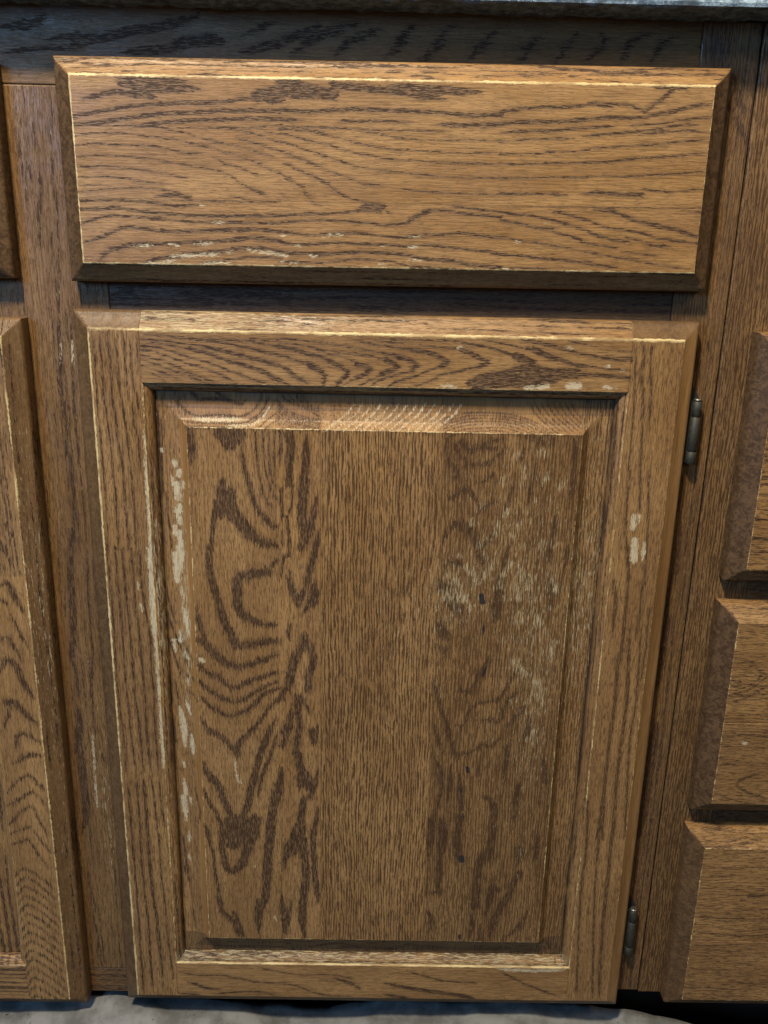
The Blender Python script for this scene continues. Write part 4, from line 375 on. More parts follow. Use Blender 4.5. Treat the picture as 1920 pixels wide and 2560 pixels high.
# ---- doors: two stiles, two rails and a raised panel glued up from staves
PW = 0.0062                                        # width of the sticking round the opening
STK = np.array([0, .0004, .0012, .0022, .0034, .0046, .0055, PW - .0002, PW, PW + .0004])
def stick_h(d):                                    # d = distance inside the opening
    s = np.clip(d / PW, 0, 1)
    return 0.0015 * (s > 0.02) + 0.0072 * (1 - np.sqrt(np.clip(1 - s ** 2, 0, 1)))
def panel_h(e, width):                             # e = distance outside the raised field
    s = np.clip(e / width, 0, 1)
    k = 0.34
    return np.where(s < k, 0.0054 * (s / k) ** 0.92, 0.0054 + 0.0024 * ((s - k) / (1 - k)) ** 0.8)
def make_door(parent, L, R, T, B, oL, oR, oT, oB, pL, pR, pT, pB, staves, fields, grid, tones, label, mats=(None, None), lean=0):
    CW = 0.0146                                    # run of the cove
    def h(X, Z):
        d = box_d(X, Z, L, R, B, T); o = box_d(X, Z, oL, oR, oB, oT); p = box_d(X, Z, pL, pR, pB, pT)
        y = bevel_h(d)
        y = np.where(o > 1e-7, stick_h(o), y)
        yp = np.where(p >= -1e-7, 0.0004, 0.0004 + panel_h(-p, CW))
        y = np.where(o > PW + 1e-7, yp, y)
        jn = ((np.abs(X - oL) < 2e-4) | (np.abs(X - oR) < 2e-4)) & (o <= 1e-7) & (d > BEV_W)
        for k in staves: jn = jn | ((np.abs(X - k) < 1e-5) & (p > 0))
        return y + np.where(jn, 0.00025, 0)
    gx, gz = grid
    cv = np.array([0, .0008, .0016, .0028, .0042, .006, .008, .010, .012, .0135, CW])
    xs = edges_of(L, R, [gx, oL + STK, oR - STK, pL - cv, pR + cv, pL + .0006, pR - .0006, oL - .0005, oR + .0005, np.array(staves)] + [np.array([k - .0005, k + .0005]) for k in staves])
    zs = edges_of(B, T, [gz, oB + STK, oT - STK, pB - cv, pT + cv, pB + .0006, pT - .0006, oB - .0005, oT + .0005])
    S = slab(xs, zs, h, 0.0188, fields)
    dr = tag(empty('door', (L, 0.0188, B), parent), label)
    og = (L, 0.0188, B)
    od = lambda x, z: box_d(x, z, oL, oR, oB, oT)
    inp = lambda x, z: od(x, z) > PW
    # mitred sticking belongs to the member it is cut on
    isS = lambda x, z: np.where(x < (oL + oR) / 2, (x < oL) | ((od(x, z) > 0) & (x - oL < np.minimum(oT - z, z - oB))), (x > oR) | ((od(x, z) > 0) & (oR - x < np.minimum(oT - z, z - oB))))
    mid = (L + R) / 2; mz = (T + B) / 2
    S.part('stile', lambda x, z: ~inp(x, z) & isS(x, z) & (x < mid), dr, og, 'z', mats[0], tones.get('sl'))
    S.part('stile', lambda x, z: ~inp(x, z) & isS(x, z) & (x > mid), dr, og, 'z', mats[0], tones.get('sr'))
    S.part('rail', lambda x, z: ~inp(x, z) & ~isS(x, z) & (z > mz), dr, og, 'x', mats[0], tones.get('rt'))
    S.part('rail', lambda x, z: ~inp(x, z) & ~isS(x, z) & (z < mz), dr, og, 'x', mats[0], tones.get('rb'))
    ks = [-9] + list(staves) + [9]
    for i in range(len(ks) - 1):
        if ks[i + 1] < oL or ks[i] > oR: continue
        S.part('panel_board', (lambda a, b: lambda x, z: inp(x, z) & (x > a) & (x < b))(ks[i], ks[i + 1]), dr, og, 'z', mats[1], tones.get('p%d' % i))
    return dr, S

oL, oR, oT, oB = 0.04555, 0.3740, -0.06862, -0.55154
pL, pR, pT, pB = 0.07391, 0.34593, -0.09864, -0.52589
DTp, DBt = -0.02197, -0.59739
SJ = [0.1345, 0.1660, 0.2500]
def door_f(s):
    X, Z = s.Xm, s.Zm; xm, zm = s.xs * 1000, s.zs * 1000
    x, z = s.X, s.Z
    o = box_d(x, z, oL, oR, oB, oT); p = box_d(x, z, pL, pR, pB, pT); d = box_d(x, z, 0, .42, DBt, DTp)
    fr = o <= 1e-7
    sdD = stroke_sd(X, Z, xm, zm, parse('door')); sdP = stroke_sd(X, Z, xm, zm, parse('panel'))
    dash = stroke_sd(X, Z, xm, zm, parse('panel_dash')); 
    sdP = np.minimum(sdP, np.where(hsh(np.floor(Z * 1.1).astype(np.int64), np.floor(X / 2.2).astype(np.int64), 5) > .42, dash, 20))
    sd = np.where(fr, sdD, np.where(o > PW, sdP, lines_sd(np.where(np.abs(x - .21) > .15, Z, X), np.where(np.abs(x - .21) > .15, X, Z) * 1.3, 3.6, 0.5, 41)))
    # quiet figure on the flank bevels
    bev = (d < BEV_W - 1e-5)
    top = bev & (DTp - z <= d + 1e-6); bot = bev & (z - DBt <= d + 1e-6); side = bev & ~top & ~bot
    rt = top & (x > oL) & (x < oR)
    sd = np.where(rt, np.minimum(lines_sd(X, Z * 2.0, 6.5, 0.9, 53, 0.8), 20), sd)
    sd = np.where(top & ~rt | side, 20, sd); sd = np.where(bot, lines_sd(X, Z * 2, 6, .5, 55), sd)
    # panel flanks left and right of the field
    fl_l = (o > PW) & (x < pL); fl_r = (o > PW) & (x > pR)
    sd = np.where(fl_r, 20, sd)
    # the quarter-sawn middle stave: fine straight pores
    q = (p > 0) & (x > SJ[1]) & (x < SJ[2])
    sd = np.where(q, 20, sd)
    sd = np.where((o > PW) & (z < pB) & ~fl_l & ~fl_r, lines_sd(X, Z * 1.3, 3.2, .45, 71, .9, 30), sd)
    st4 = (p > 0) & (x > SJ[2])
    wd = np.where(fr, stroke_sd(X, Z, xm, zm, parse('door_w')), stroke_sd(X, Z, xm, zm, parse('panel_w')))
    scuff = np.where((p > 0) & (x > SJ[2]), np.exp(-(np.maximum(wd, 0) / 2.2) ** 2), 0)
    wd = np.where((p > 0) & (x > SJ[2]), 9, wd)
    kd = np.where(fr, 9, stroke_sd(X, Z, xm, zm, parse('panel_k')))
    jl = np.minimum(np.abs(X - oL * 1000), np.abs(X - oR * 1000)) + 0.15
    kd = np.where(fr & ~top, np.minimum(kd, jl), kd)
    # worn arrises: outer bevel, inner opening, raised field
    wob = lambda k: 0.5 * fbm(Z / 60, X / 60, k)
    ar = arris(x, z, 0, .42, DBt, DTp, -0.30, 0.35, -0.60, 1.2)
    topw = np.where((x > oL), 0.0, 0.15)
    ins = np.maximum(np.maximum(oL - x, x - oR), 0); inz = np.maximum(np.maximum(oB - z, z - oT), 0)
    a2 = np.minimum(np.minimum(np.hypot(np.abs(x - oL), inz) * 1000 + 0.15, np.hypot(np.abs(x - oR), inz) * 1000 + 0.30),
                    np.minimum(np.hypot(np.abs(z - oT), ins) * 1000 + 0.22, np.hypot(np.abs(z - oB), ins) * 1000 - 0.15))
    a3 = arris(x, z, pL, pR, pB, pT, 0.22, 0.20, 0.22, 0.35, 0.0)
    ar = np.minimum(np.minimum(ar, a2), a3) + 0.25 * fbm(X / 25, Z / 25, 8)
    # where the finish is scuffed into pale flecks
    gs = lambda cx, cz, sx, sz: np.exp(-((X - cx) / sx) ** 2 - ((Z - cz) / sz) ** 2)
    fl = 0.58 * gs(308, -185, 50, 100) + 0.52 * gs(326, -300, 24, 90) + 0.5 * gs(262, -215, 18, 30) + 0.42 * gs(222, -255, 36, 80) + 0.28 * gs(150, -215, 16, 50) + 0.30 * gs(325, -420, 26, 90)
    fl = np.where((x < SJ[0]) & (p > 0), 0, fl + .5 * scuff)
    fl = np.where((o > 0) & (o <= PW) & (x < .06), 0.95 * gs(48, -230, 40, 110) + 0.5 * gs(48, -440, 40, 90), fl)
    fl = np.where(fl_l, 0.9 * gs(66, -250, 7, 130), fl)
    fl = np.where(fl_r, 0.55 * gs(352, -220, 20, 90) + 0.32, fl)
    fl = np.where((o > 0) & (o <= PW) & (z < oB + .01), 0.95, fl)
    fl = np.where((o > PW) & (z > pT), 0.45 * np.clip(1 - np.abs(Z - pT * 1000 - 6) / 8, 0, 1) + .1, fl)
    fl = np.where(rt, 0.80 * np.clip(1.15 - (X - 45) / 230, 0, 1) + .2, fl)
    fl = np.where(fr & ~bev, 0.30 * gs(42, -200, 6, 80) + 0.22 * gs(375, -200, 40, 80), fl)
    # colour of the single boards, with light and shade put into some bevels
    tone = np.where(fr, np.where((x < oL), -0.16, np.where(x > oR, -0.14, -0.05)), -0.10) + 0.10 * fbm(X / 60, Z / 90, 12)
    tone = np.where(fr & (x < oL), tone - 0.22 * gs(35, -260, 30, 90), tone)
    tone = np.where(side, np.where(x < .2, -0.85 + 0.10 * fbm(X / 9, Z / 60, 4), 0.12), tone)  # side light put into the tone: left bevel dim, right one warm
    tone = np.where(top & ~rt, -0.72, tone); tone = np.where(bot, -0.5, tone)  # bottom bevel darkened to paint its shade; stile tops are end grain
    tone = np.where((p > 0) & (x < SJ[0]), -0.12, tone)
    tone = np.where((p > 0) & (x > SJ[0]) & (x < SJ[1]), -0.04, tone)
    tone = np.where(st4, -0.38 + 0.2 * fbm(X / 16, Z / 60, 14), tone)
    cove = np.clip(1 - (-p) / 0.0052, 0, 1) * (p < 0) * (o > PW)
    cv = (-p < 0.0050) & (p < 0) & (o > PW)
    tone = np.where(fl_l, np.where(cv, .42, -.12), np.where(fl_r, np.where(cv, -.25, -.18), tone))  # right cove toned darker as the side turned from the lamp
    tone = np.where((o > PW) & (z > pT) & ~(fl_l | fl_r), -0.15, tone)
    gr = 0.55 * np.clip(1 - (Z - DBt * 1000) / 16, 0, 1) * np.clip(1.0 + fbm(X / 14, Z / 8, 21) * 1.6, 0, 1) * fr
    gr = gr + np.where((o > 0) & (z < pB), 0.55, 0) * (p < -0.001) * (o > PW) + np.where((o > PW) & (z > pT + .012), 0.45, 0)  # painted shade: lower panel bevel, and the tongue under the top rail
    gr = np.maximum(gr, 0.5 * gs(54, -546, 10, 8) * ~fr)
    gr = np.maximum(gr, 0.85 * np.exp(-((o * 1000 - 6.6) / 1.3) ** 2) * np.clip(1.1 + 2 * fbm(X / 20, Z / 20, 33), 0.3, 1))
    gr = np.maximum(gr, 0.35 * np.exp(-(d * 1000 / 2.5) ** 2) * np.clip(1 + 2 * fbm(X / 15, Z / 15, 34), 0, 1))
    po = np.where(q, 0.55, np.where(st4, 0.75, np.where(fr & (x > oL) & (x < oR), .5, .7))); po = np.where(side | (top & ~rt), 0.15, po)
    qs = np.where(q, 1.0, np.where(st4, .85, np.where(fl_r, .9, 0.15)))
    qs = np.where(bev, 0, qs)
    ebev = (o > PW) & ~fl_l & ~fl_r & ((z > pT) | (z < pB))
    js = np.where(ebev, .06, np.where(fr & (x > oL) & (x < oR), .5, 1.0))
    bs = np.where(st4, .80, np.where(ebev, .85, 1.0)) * np.where(fr & (x > oR), .8, 1)
    tone = np.where(ebev & (z > pT), .12, tone); po = np.where(ebev, .3, po); qs = np.where(ebev, 0, qs)
    po = np.where(fl_l & (p > -.006), 0.1, po)
    return dict(sd=sd, wd=wd, ar=ar, kd=kd, tone=tone, po=po, fl=np.clip(fl, 0, 1), gr=gr, qs=qs, js=js, bs=bs)
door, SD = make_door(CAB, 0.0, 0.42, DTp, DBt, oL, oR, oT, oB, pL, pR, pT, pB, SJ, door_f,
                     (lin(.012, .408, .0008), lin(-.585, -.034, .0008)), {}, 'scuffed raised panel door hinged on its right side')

# ---- door at the left edge of the photograph
lR, lT, lB = -0.03471, -0.0285, -0.60324
lL = lR - 0.42
def ldoor_f(s):
    X, Z = s.Xm, s.Zm; xm, zm = s.xs * 1000, s.zs * 1000; x, z = s.X, s.Z
    a = lL + .04555; b = lR - .04555; c = lB + .0459; t = lT - .0467
    o = box_d(x, z, a, b, c, t); d = box_d(x, z, lL, lR, lB, lT); fr = o <= 0; bev = d < BEV_W - 1e-5
    rail = (x > a) & (x < b)
    sd = np.where(fr & ~rail, np.minimum(stroke_sd(X, Z, xm, zm, parse('ldoor')), 20), 20)
    up = np.where((Z > -210) & ~rail, lines_sd(Z, X + Z * .05, 3.4, 0.5, 83, .5), 20); sd = np.minimum(sd, up)
    sd = np.where(fr & rail, lines_sd(X, Z, 4.4, 0.9, 87, .25), sd)
    sd = np.where(~fr, lines_sd(Z, X, 5.5, 1.0, 89, .5), sd)
    sd = np.where(bev, lines_sd(Z, X, 4, .2, 91), sd)
    ar = np.minimum(arris(x, z, lL, lR, lB, lT, .3, -0.05, .1, .3), np.where(o > -.02, np.abs(o) * 1000 + .2, 9)) + 0.2 * fbm(X / 20, Z / 20, 8)
    tone = np.where(bev, -0.60, -0.12 + 0.1 * fbm(X / 40, Z / 60, 22)) + np.where(~bev & (Z < -420), .10, 0)
    fl = np.where(bev, 0.34 + 0.25 * np.clip(1 - np.abs(Z + 250) / 160, 0, 1), 0.05)
    return dict(sd=sd, wd=full(X, 9), ar=ar, kd=full(X, 9), tone=tone, po=np.where(bev, .3, .5), fl=fl, gr=0.5 * np.clip(1 - (Z - lB * 1000) / 12, 0, 1))
ld, _ = make_door(CAB, lL, lR, lT, lB, lL + .04555, lR - .04555, lT - .0467, lB + .0459, lL + .0739, lR - .0741, lT - .0767, lB + .0715, [lL + .16, lL + .26], ldoor_f,
                  (np.concatenate([lin(lL + .012, lR - .13, .012), lin(lR - .13, lR - .012, .0012)]), lin(lB + .012, lT - .012, .0012)), {}, 'neighbouring raised panel door cut off at the left edge of the photo')

# ---- plain slab drawer fronts (left one of this cabinet, three of the next cabinet)
def slab_front(parent, L, R, T, B, seed, label, strokes='', period=4.2, hw=0.55, tone0=0.0, side_tone=-0.5, wear=(.3, .3, .3, .3), finex=None, wname='', joints=(), po=.5):
    def h(X, Z): return bevel_h(box_d(X, Z, L, R, B, T)) + np.where(np.isin(np.round(Z, 6), np.round(joints, 6)) & (box_d(X, Z, L, R, B, T) > BEV_W), .0002, 0) if len(joints) else bevel_h(box_d(X, Z, L, R, B, T))
    def f(s):
        X, Z = s.Xm, s.Zm; xm, zm = s.xs * 1000, s.zs * 1000
        d = box_d(s.X, s.Z, L, R, B, T); bev = d < BEV_W - 1e-5
        sd = lines_sd(X, Z + 6 * fbm(X / 60, Z / 30, seed + 3), period, hw, seed, .5, 60)
        if strokes: sd = np.minimum(sd + 0.3, stroke_sd(X, Z, xm, zm, parse(strokes)))
        side = bev & ((s.X - L <= d + 1e-6) | (R - s.X <= d + 1e-6))
        sd = np.where(side, 20, sd)
        lo = bev & (s.Z - B <= d + 1e-6)
        curl = np.abs(((Z + 0.5 * X + 3 * fbm(X / 12, Z / 18, seed)) / 5.0) % 1 - .5) * 5 - .12
        sd = np.where(side, curl - .05, sd)
        tone = np.where(side, side_tone - .4, np.where(lo, -.6, tone0)) + 0.1 * fbm(X / 30, Z / 18, seed + 7)  # lower bevel's shade is painted by tone, and by gr below
        k = np.zeros(X.shape)
        for q, j in enumerate(joints): k = k + np.where(s.Z > j, 0.09 * (-1) ** q, 0)
        return dict(sd=sd, wd=stroke_sd(X, Z, xm, zm, parse(wname)) if wname else full(X, 9), ar=arris(s.X, s.Z, L, R, B, T, *wear), kd=full(X, 9), tone=tone + k * ~bev, po=np.where(side, .12, po + .3), fl=full(X, .05), gr=np.where(lo, .3, 0.0), bs=np.where(side, .45, 1.0))
    gx = finex if finex is not None else lin(L + .013, R - .013, .0012)
    S = slab(edges_of(L, R, [gx]), edges_of(B, T, [lin(B + .013, T - .013, .0011)] + [np.array([j - 1e-5 * 0 for j in joints])]), h, 0.0188, f)
    dr = tag(empty('drawer_front', (L, 0.0188, B), parent), label)
    js = [-9] + sorted(joints) + [9]
    for i in range(len(js) - 1):
        S.part('board', (lambda a, b: lambda x, z: (z > a) & (z < b))(js[i], js[i + 1]), dr, (L, 0.0188, B), 'x')
    return dr
slab_front(CAB, lL, -0.0368, 0.1270, -0.0030, 140, 'bluish drawer front cut off at the upper left edge of the photo', tone0=-.2, side_tone=-.55, finex=np.concatenate([lin(lL + .013, -.13, .02), lin(-.13, -.0477, .0013)]))

# ---- face frame boards (their face is at y = 0.019)
FY = 0.019
def frame_board(parent, name, L, R, B, T, grain, seed, tone=0.0, period=4.5, hw=.6, step=.0014, trace=True, base=True, po=.5, fl=0.05, gapdark=False, mat=None, lines=None, grf=None, tonef=None, y=FY, thick=.019, label=None, ease=.0005, flf=None, qs=.25):
    def h(X, Z):
        d = box_d(X, Z, L, R, B, T); return y + np.clip(1 - d / .0008, 0, 1) ** 2 * ease
    def f(s):
        X, Z = s.Xm, s.Zm; xm, zm = s.xs * 1000, s.zs * 1000
        u, v = (Z, X) if grain == 'z' else (X, Z)
        sd = lines_sd(u, v, period, hw, seed, .35, 120) if base else full(X, 20)
        if trace: sd = np.minimum(sd, stroke_sd(X, Z, xm, zm, parse('frame')))
        if lines is not None: sd = np.minimum(sd, lines(X, Z))
        ed = box_d(s.X, s.Z, L, R, B, T) * 1000
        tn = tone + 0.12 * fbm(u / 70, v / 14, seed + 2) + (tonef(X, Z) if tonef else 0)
        return dict(sd=sd, wd=stroke_sd(X, Z, xm, zm, parse('frame_w')) if trace else full(X, 9), ar=full(X, 9), kd=ed + .12, tone=tn, po=full(X, min(1, po + .3)), qs=full(X, qs), fl=(flf(X, Z) if flf else full(X, fl)), gr=(grf(X, Z) if grf else full(X, 0)))
    S = slab(np.concatenate([lin(L, R, step), [L + .0003, L + .0008, R - .0003, R - .0008]]), np.concatenate([lin(B, T, step), [B + .0003, B + .0008, T - .0003, T - .0008]]), h, y + thick, f)
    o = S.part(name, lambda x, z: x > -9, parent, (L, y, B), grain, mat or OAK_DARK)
    if label: o['label'] = label
    return o
g_ = 0.00012
G2 = lambda X, Z, cx, cz, sx, sz: np.exp(-((X - cx) / sx) ** 2 - ((Z - cz) / sz) ** 2)
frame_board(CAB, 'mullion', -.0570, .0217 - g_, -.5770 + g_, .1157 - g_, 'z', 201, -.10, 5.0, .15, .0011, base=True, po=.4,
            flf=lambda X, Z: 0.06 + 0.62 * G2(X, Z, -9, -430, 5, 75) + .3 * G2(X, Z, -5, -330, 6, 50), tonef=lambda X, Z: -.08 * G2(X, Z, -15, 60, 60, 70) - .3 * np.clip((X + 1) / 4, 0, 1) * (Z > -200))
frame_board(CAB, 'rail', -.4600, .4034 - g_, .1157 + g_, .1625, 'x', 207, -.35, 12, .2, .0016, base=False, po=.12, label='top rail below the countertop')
frame_board(CAB, 'rail', .0217 + g_, .4034 - g_, -.0450, .0300, 'x', 211, -.30, 4.5, .7, .0014, po=.5, grf=lambda X, Z: full(X, .75),  # even darkening paints the shadow under the drawer front
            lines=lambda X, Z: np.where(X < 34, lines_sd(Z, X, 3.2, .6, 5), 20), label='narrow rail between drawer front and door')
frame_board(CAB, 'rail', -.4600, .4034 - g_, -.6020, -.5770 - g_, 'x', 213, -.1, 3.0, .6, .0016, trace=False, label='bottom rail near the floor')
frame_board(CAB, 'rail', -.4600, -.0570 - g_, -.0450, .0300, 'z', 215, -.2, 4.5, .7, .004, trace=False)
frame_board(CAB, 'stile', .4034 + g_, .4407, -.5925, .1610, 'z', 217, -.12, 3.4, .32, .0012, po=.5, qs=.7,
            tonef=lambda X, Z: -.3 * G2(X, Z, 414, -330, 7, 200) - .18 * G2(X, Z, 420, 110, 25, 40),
            grf=lambda X, Z: .45 * G2(X, Z, 411, -440, 6, 110) + .55 * G2(X, Z, 420, -140, 4, 22) + .4 * G2(X, Z, 415, -560, 9, 40) + .2 * G2(X, Z, 415, 130, 30, 25))  # the patch below the upper hinge paints its cast shadow

# toe kick: a recessed dark board and the floor of the cabinet over it
BROWN, Tn, Pn = material('dark_toe_kick'); Tn.put(Pn.inputs['Base Color'], Tn.mix(Tn.noise(Tn.n('ShaderNodeTexCoord').outputs['Object'], (6, 200, 200), 3), (.028, .018, .013, 1), (.05, .03, .02, 1))); Pn.inputs['Roughness'].default_value = .6
def bevel_box(name, lo, hi, parent, mat, bev=.0008, origin=None):
    bm = bmesh.new(); bmesh.ops.create_cube(bm, size=1)
    lo, hi = Vector(lo), Vector(hi); c = (lo + hi) / 2; org = Vector(origin) if origin else Vector((c.x, c.y, lo.z))
    for v in bm.verts: v.co = Vector([c[i] + v.co[i] * (hi[i] - lo[i]) for i in range(3)]) - org
    bmesh.ops.bevel(bm, geom=bm.edges[:], offset=bev, segments=2, affect='EDGES', profile=.6)
    me = bpy.data.meshes.new(name); bm.to_mesh(me); bm.free(); me.materials.append(mat)
    o = bpy.data.objects.new(name, me); return place(o, org, parent)
bevel_box('toe_kick', (-.46, .088, -.70), (.440, .106, -.604), CAB, BROWN)
bevel_box('cabinet_floor', (-.46, .0385, -.604), (.440, .38, -.588), CAB, BROWN)
bevel_box('cabinet_side', (.430, .0385, -.587), (.4400, .38, .150), CAB, BROWN)

# =================================================================== the drawer cabinet on the right
CB2 = tag(empty('base_cabinet', (0.62, 0.1, -0.70)), 'oak cabinet with a stack of drawer fronts at the right edge of the photo', 'cabinet')
rL = 0.46087; rR = rL + .30
frame_board(CB2, 'stile', .4420, .4840, -.5945, .1610, 'z', 301, -.12, 1.75, .14, .0010, trace=False, base=False, qs=1.0, po=.6, label='pale straight grained stile beside the drawer fronts')
for zt, zb in ((-.190, -.240), (-.385, -.436), (-.010, .03)):
    zt, zb = max(zt, zb), min(zt, zb)
    frame_board(CB2, 'rail', .4840 + g_, .74, zb, zt, 'x', 305 + int(-zb * 100), -.75, 4.5, .6, .0025, trace=False)  # dark tone paints the shadow in the slots between drawers
frame_board(CB2, 'rail', .4840 + g_, .74, -.5945, -.555, 'x', 345, -.1, 4.5, .6, .0025, trace=False)
fx = np.concatenate([lin(rL + .013, rL + .075, .0012), lin(rL + .075, rR - .013, .012)])
slab_front(CB2, rL, rR, .1305, -.0100, 401, 'top drawer front of the right stack, out of frame above', finex=fx) if False else None
slab_front(CB2, rL, rR, -.0278, -.20638, 403, 'tall upper drawer front of the right stack', tone0=.10, side_tone=-.62, finex=fx, po=.6)
slab_front(CB2, rL, rR, -.22434, -.40158, 409, 'middle drawer front of the right stack', strokes='rdrawer', tone0=-.08, side_tone=-.60, finex=fx, joints=(-.3185,), wname='rdrawer_w', period=3.4, hw=.3)
slab_front(CB2, rL, rR, -.41966, -.59455, 415, 'lowest drawer front of the right stack', strokes='rdrawer', tone0=-.03, side_tone=-.50, finex=fx, joints=(-.5215,), period=3.6, hw=.35)
bevel_box('toe_kick', (.4415, .088, -.70), (.760, .106, -.604), CB2, BROWN)
bevel_box('cabinet_floor', (.4425, .0385, -.604), (.760, .38, -.588), CB2, BROWN)
bevel_box('cabinet_side', (.4425, .0385, -.587), (.4520, .38, .150), CB2, BROWN)

# =================================================================== hinges
METAL, Tm, Pm = material('aged_brass')
tc = Tm.n('ShaderNodeTexCoord').outputs['Object']
nz = Tm.noise(tc, (300, 300, 300), 3)
Tm.put(Pm.inputs['Base Color'], Tm.mix(nz, (.040, .037, .029, 1), (.095, .086, .062, 1)))
Pm.inputs['Metallic'].default_value = .85; Tm.put(Pm.inputs['Roughness'], Tm.rng(nz, .3, .7, .55, .75))
BRIGHT, Tb, Pb = material('worn_bright_brass'); Pb.inputs['Base Color'].default_value = (.20, .19, .15, 1); Pb.inputs['Metallic'].default_value = .9; Pb.inputs['Roughness'].default_value = .4
BLACK, Tk, Pk = material('dark_gap'); Pk.inputs['Base Color'].default_value = (.012, .010, .009, 1); Pk.inputs['Roughness'].default_value = .8
def lathe(name, prof, parent, org, mat, n=28):
    bm = bmesh.new(); rings = []
    for r, z in prof: rings.append([bm.verts.new((r * math.cos(2 * math.pi * k / n), r * math.sin(2 * math.pi * k / n), z)) for k in range(n)])
    for a, b in zip(rings, rings[1:]):
        for k in range(n): bm.faces.new((a[k], a[(k + 1) % n], b[(k + 1) % n], b[k]))
    bm.faces.new(rings[0][::-1]); bm.faces.new(rings[-1])
    for f in bm.faces: f.smooth = len(f.verts) == 4
    me = bpy.data.meshes.new(name); bm.to_mesh(me); bm.free(); me.materials.append(mat)
    return place(bpy.data.objects.new(name, me), org, parent)
def make_hinge(x, y, z0, z1, label):
    """z0 bottom, z1 top of the barrel"""
    r = 0.0033; H = z1 - z0
    hg = tag(empty('hinge', (x, y, z0), CAB), label)
    segs = [(0.0, .19), (.21, .74), (.76, .985)]
    for a, b in segs:
        a, b = a * H, b * H; c = .0003
        o = lathe('knuckle', [(r - c, a), (r, a + c), (r, b - c), (r - c, b)], hg, (x, y, z0), METAL)
    lathe('pin', [(.0020, -.0006), (.0024, -.0001), (.0024, H * .99), (.0030, H), (.0030, H + .0006), (.0022, H + .0013)], hg, (x, y, z0), BRIGHT)
    # leaf let into the door edge behind the barrel, and the wrap leaf on the frame
    bevel_box('leaf', (x - .0061, y + .0006, z0 + .0005), (x - .0012, y + .0024, z1 - .0005), hg, METAL, .0003)
    bm = bmesh.new(); n = 10; top = []
    for k in range(n + 1):
        t = k / n; top.append((x - .0058 + .0086 * t, z1 + .0118 * (1 - t) ** .75 + .0002))
    for yy in (FY - .0012, FY - .0002):
        pass
    fr = [bm.verts.new((px - x, FY - .0015 - y, pz - z0)) for px, pz in top] + [bm.verts.new((x + .0028 - x, FY - .0015 - y, -.002)), bm.verts.new((-.0058, FY - .0015 - y, -.002))]
    bk = [bm.verts.new((v.co.x, FY - .0002 - y, v.co.z)) for v in fr]
    bm.faces.new(fr); bm.faces.new(bk[::-1])
    for i in range(len(fr)): bm.faces.new((fr[i], bk[i], bk[(i + 1) % len(fr)], fr[(i + 1) % len(fr)]))
    bmesh.ops.recalc_face_normals(bm, faces=bm.faces)
    me = bpy.data.meshes.new('frame_leaf'); bm.to_mesh(me); bm.free(); me.materials.append(BLACK); me.materials.append(METAL)
    for p in me.polygons: p.material_index = 1 if abs(p.normal.y) < .5 else 0
    place(bpy.data.objects.new('frame_leaf', me), (x, y, z0), hg)
    return hg
make_hinge(.4264, .0120, -.1196, -.0748, 'upper hinge with dull dark barrel')
make_hinge(.4262, .0120, -.5480, -.5015, 'lower hinge close to the floor')

# =================================================================== countertop
def stone(name, k):
    STONE, Ts, Ps = material(name)
    tc = Ts.n('ShaderNodeTexCoord').outputs['Object']
    a = Ts.noise(tc, (160, 160, 160), 5, .7); b = Ts.noise(tc, (700, 700, 700), 3, .7); c_ = Ts.noise(tc, (38, 60, 60), 3, .6)
    col = Ts.mix(Ts.rng(a, .40, .62), (.10, .135, .16, 1), (.36, .44, .46, 1))
    col = Ts.mix(Ts.rng(b, .58, .70), col, (.60, .60, .54, 1)); col = Ts.mix(Ts.rng(c_, .55, .66, 0, .7), col, (.06, .07, .07, 1))
    Ts.put(Ps.inputs['Base Color'], Ts.mix(1.0, col, (k, k, k, 1), 'MULTIPLY')); Ps.inputs['Roughness'].default_value = .55
    bp = Ts.n('ShaderNodeBump'); bp.inputs['Strength'].default_value = .8; bp.inputs['Distance'].default_value = .0012
    Ts.put(bp.inputs['Height'], Ts.math('ADD', a, Ts.math('MULTIPLY', b, .4))); Ts.put(Ps.inputs['Normal'], bp.outputs[0])
    return STONE
STONE, STONE_RAW = stone('polished_granite', 1.3), stone('rough_sawn_granite', .38)  # one stone: underside copy darkened to paint its shade, front copy brightened
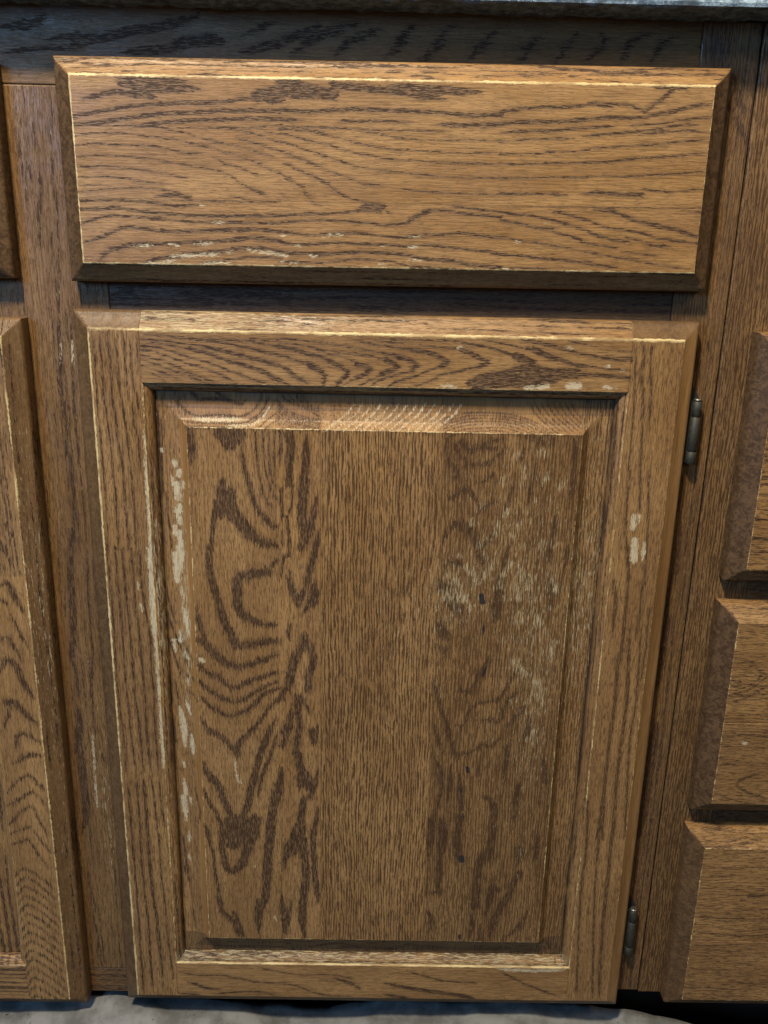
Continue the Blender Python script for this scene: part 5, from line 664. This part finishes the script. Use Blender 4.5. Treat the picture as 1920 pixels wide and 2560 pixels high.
def make_counter():
    x0, x1, y0, y1, zb, zt = -.47, .77, -.0120, .10, .1608, .1920
    xs = lin(x0, x1, .0016); ys = np.concatenate([lin(y0, .034, .0016), [.06, y1]])
    prof = [(y0 + .004, zt), (y0 + .001, zt - .001), (y0, zt - .004), (y0, zb + .012), (y0, zb + .006), (y0 + .0006, zb + .0025), (y0 + .0016, zb + .0006)] + [(float(y), zb) for y in ys[2:]]
    prof = [(y1, zt)] + prof
    P_ = np.array(prof); n = len(P_)
    X = np.repeat(xs[:, None], n, 1); Y = np.repeat(P_[None, :, 0], len(xs), 0); Z = np.repeat(P_[None, :, 1], len(xs), 0)
    under = (P_[:, 1] <= zb + 1e-6)[None, :] & (P_[:, 0] > y0 + .003)[None, :]
    rough = fbm(X * 140, Y * 140, 7, 4) * .0016 + fbm(X * 30, Y * 40, 9, 3) * .0018
    Z = Z + np.where(under, rough, 0)
    V = np.stack([X, Y, Z], -1).reshape(-1, 3)
    idx = np.arange(len(V)).reshape(len(xs), n)
    q = np.stack([idx[:-1, :-1], idx[:-1, 1:], idx[1:, 1:], idx[1:, :-1]], -1).reshape(-1, 4)
    me = bpy.data.meshes.new('countertop'); org = np.array([(x0 + x1) / 2, y1, zb])
    me.from_pydata([tuple(v) for v in (V - org)], [], [tuple(int(i) for i in f) for f in q]); me.materials.append(STONE); me.materials.append(STONE_RAW)
    me.polygons.foreach_set('material_index', np.tile((np.arange(n - 1) >= 7).astype(np.int32), len(xs) - 1))
    o = bpy.data.objects.new('countertop', me); place(o, tuple(org))
    tag(o, 'speckled stone countertop edge with rough underside above the drawer front', 'countertop')
    return o
make_counter()

# =================================================================== floor and drop cloth
FLOOR, Tf, Pf = material('dark_floor'); Pf.inputs['Base Color'].default_value = (.06, .055, .05, 1); Pf.inputs['Roughness'].default_value = .6
bm = bmesh.new(); vs = [bm.verts.new(c) for c in ((-1.6, -2.0, -.70), (1.9, -2.0, -.70), (1.9, .42, -.70), (-1.6, .42, -.70))]; bm.faces.new(vs)
me = bpy.data.meshes.new('floor'); bm.to_mesh(me); bm.free(); me.materials.append(FLOOR)
tag(place(bpy.data.objects.new('floor', me), (0, 0, 0)), kind='structure')
CLOTH, Tc, Pc = material('grey_drop_cloth')
tc = Tc.n('ShaderNodeTexCoord').outputs['Object']
n1 = Tc.noise(tc, (34, 34, 34), 5, .65); n2 = Tc.noise(tc, (1500, 1500, 1500), 2, .6); sp = Tc.noise(tc, (190, 190, 190), 1, .4)
col = Tc.mix(Tc.rng(n1, .35, .65), (.09, .086, .076, 1), (.19, .182, .165, 1)); col = Tc.mix(Tc.rng(sp, .76, .79), col, (.03, .03, .03, 1))
Tc.put(Pc.inputs['Base Color'], col); Pc.inputs['Roughness'].default_value = .85
bp = Tc.n('ShaderNodeBump'); bp.inputs['Strength'].default_value = .3; bp.inputs['Distance'].default_value = .0006; Tc.put(bp.inputs['Height'], n2); Tc.put(Pc.inputs['Normal'], bp.outputs[0])
def make_cloth():
    xs = lin(-.62, .92, .006); ts = np.linspace(0, 1, 90)
    X = np.repeat(xs[None, :], len(ts), 0); t = np.repeat(ts[:, None], len(xs), 1)
    edge = .030 + .010 * fbm(X * 9, X * 0, 51, 3) - .018 * np.clip((X - .40) / .1, 0, 1)
    Y = -.75 + (edge + .75) * (t ** .8)
    base = -.700 + .080 * np.clip((Y + .25) / .25, 0, 1) ** 1.2
    fold = .012 * fbm(X * 7 + Y * 5, Y * 9 - X * 2, 53, 3) + .007 * np.abs(fbm(X * 22, Y * 30 + X * 9, 55, 2)) + .003 * fbm(X * 60, Y * 50, 56, 2) + .002 * np.sin((Y * 70 + 2.5 * fbm(X * 5, Y * 3, 57, 2) * 4))
    Z = np.maximum(base + fold * np.clip((Y + .5) / .3, 0, 1), -.699)
    V = np.stack([X, Y, Z], -1).reshape(-1, 3); idx = np.arange(len(V)).reshape(X.shape)
    q = np.stack([idx[:-1, :-1], idx[:-1, 1:], idx[1:, 1:], idx[1:, :-1]], -1).reshape(-1, 4)
    me = bpy.data.meshes.new('drop_cloth'); me.from_pydata([tuple(v) for v in V], [], [tuple(int(i) for i in f) for f in q])
    me.materials.append(CLOTH)
    for p in me.polygons: p.use_smooth = True
    o = bpy.data.objects.new('drop_cloth', me)
    sm = o.modifiers.new('solidify', 'SOLIDIFY'); sm.thickness = .0012
    return tag(place(o, (0, 0, 0)), 'pale grey crumpled drop cloth on the floor along the foot of the cabinets', 'drop cloth')
make_cloth()
for o in COL.objects:
    if '_w' in o.keys(): del o['_w']
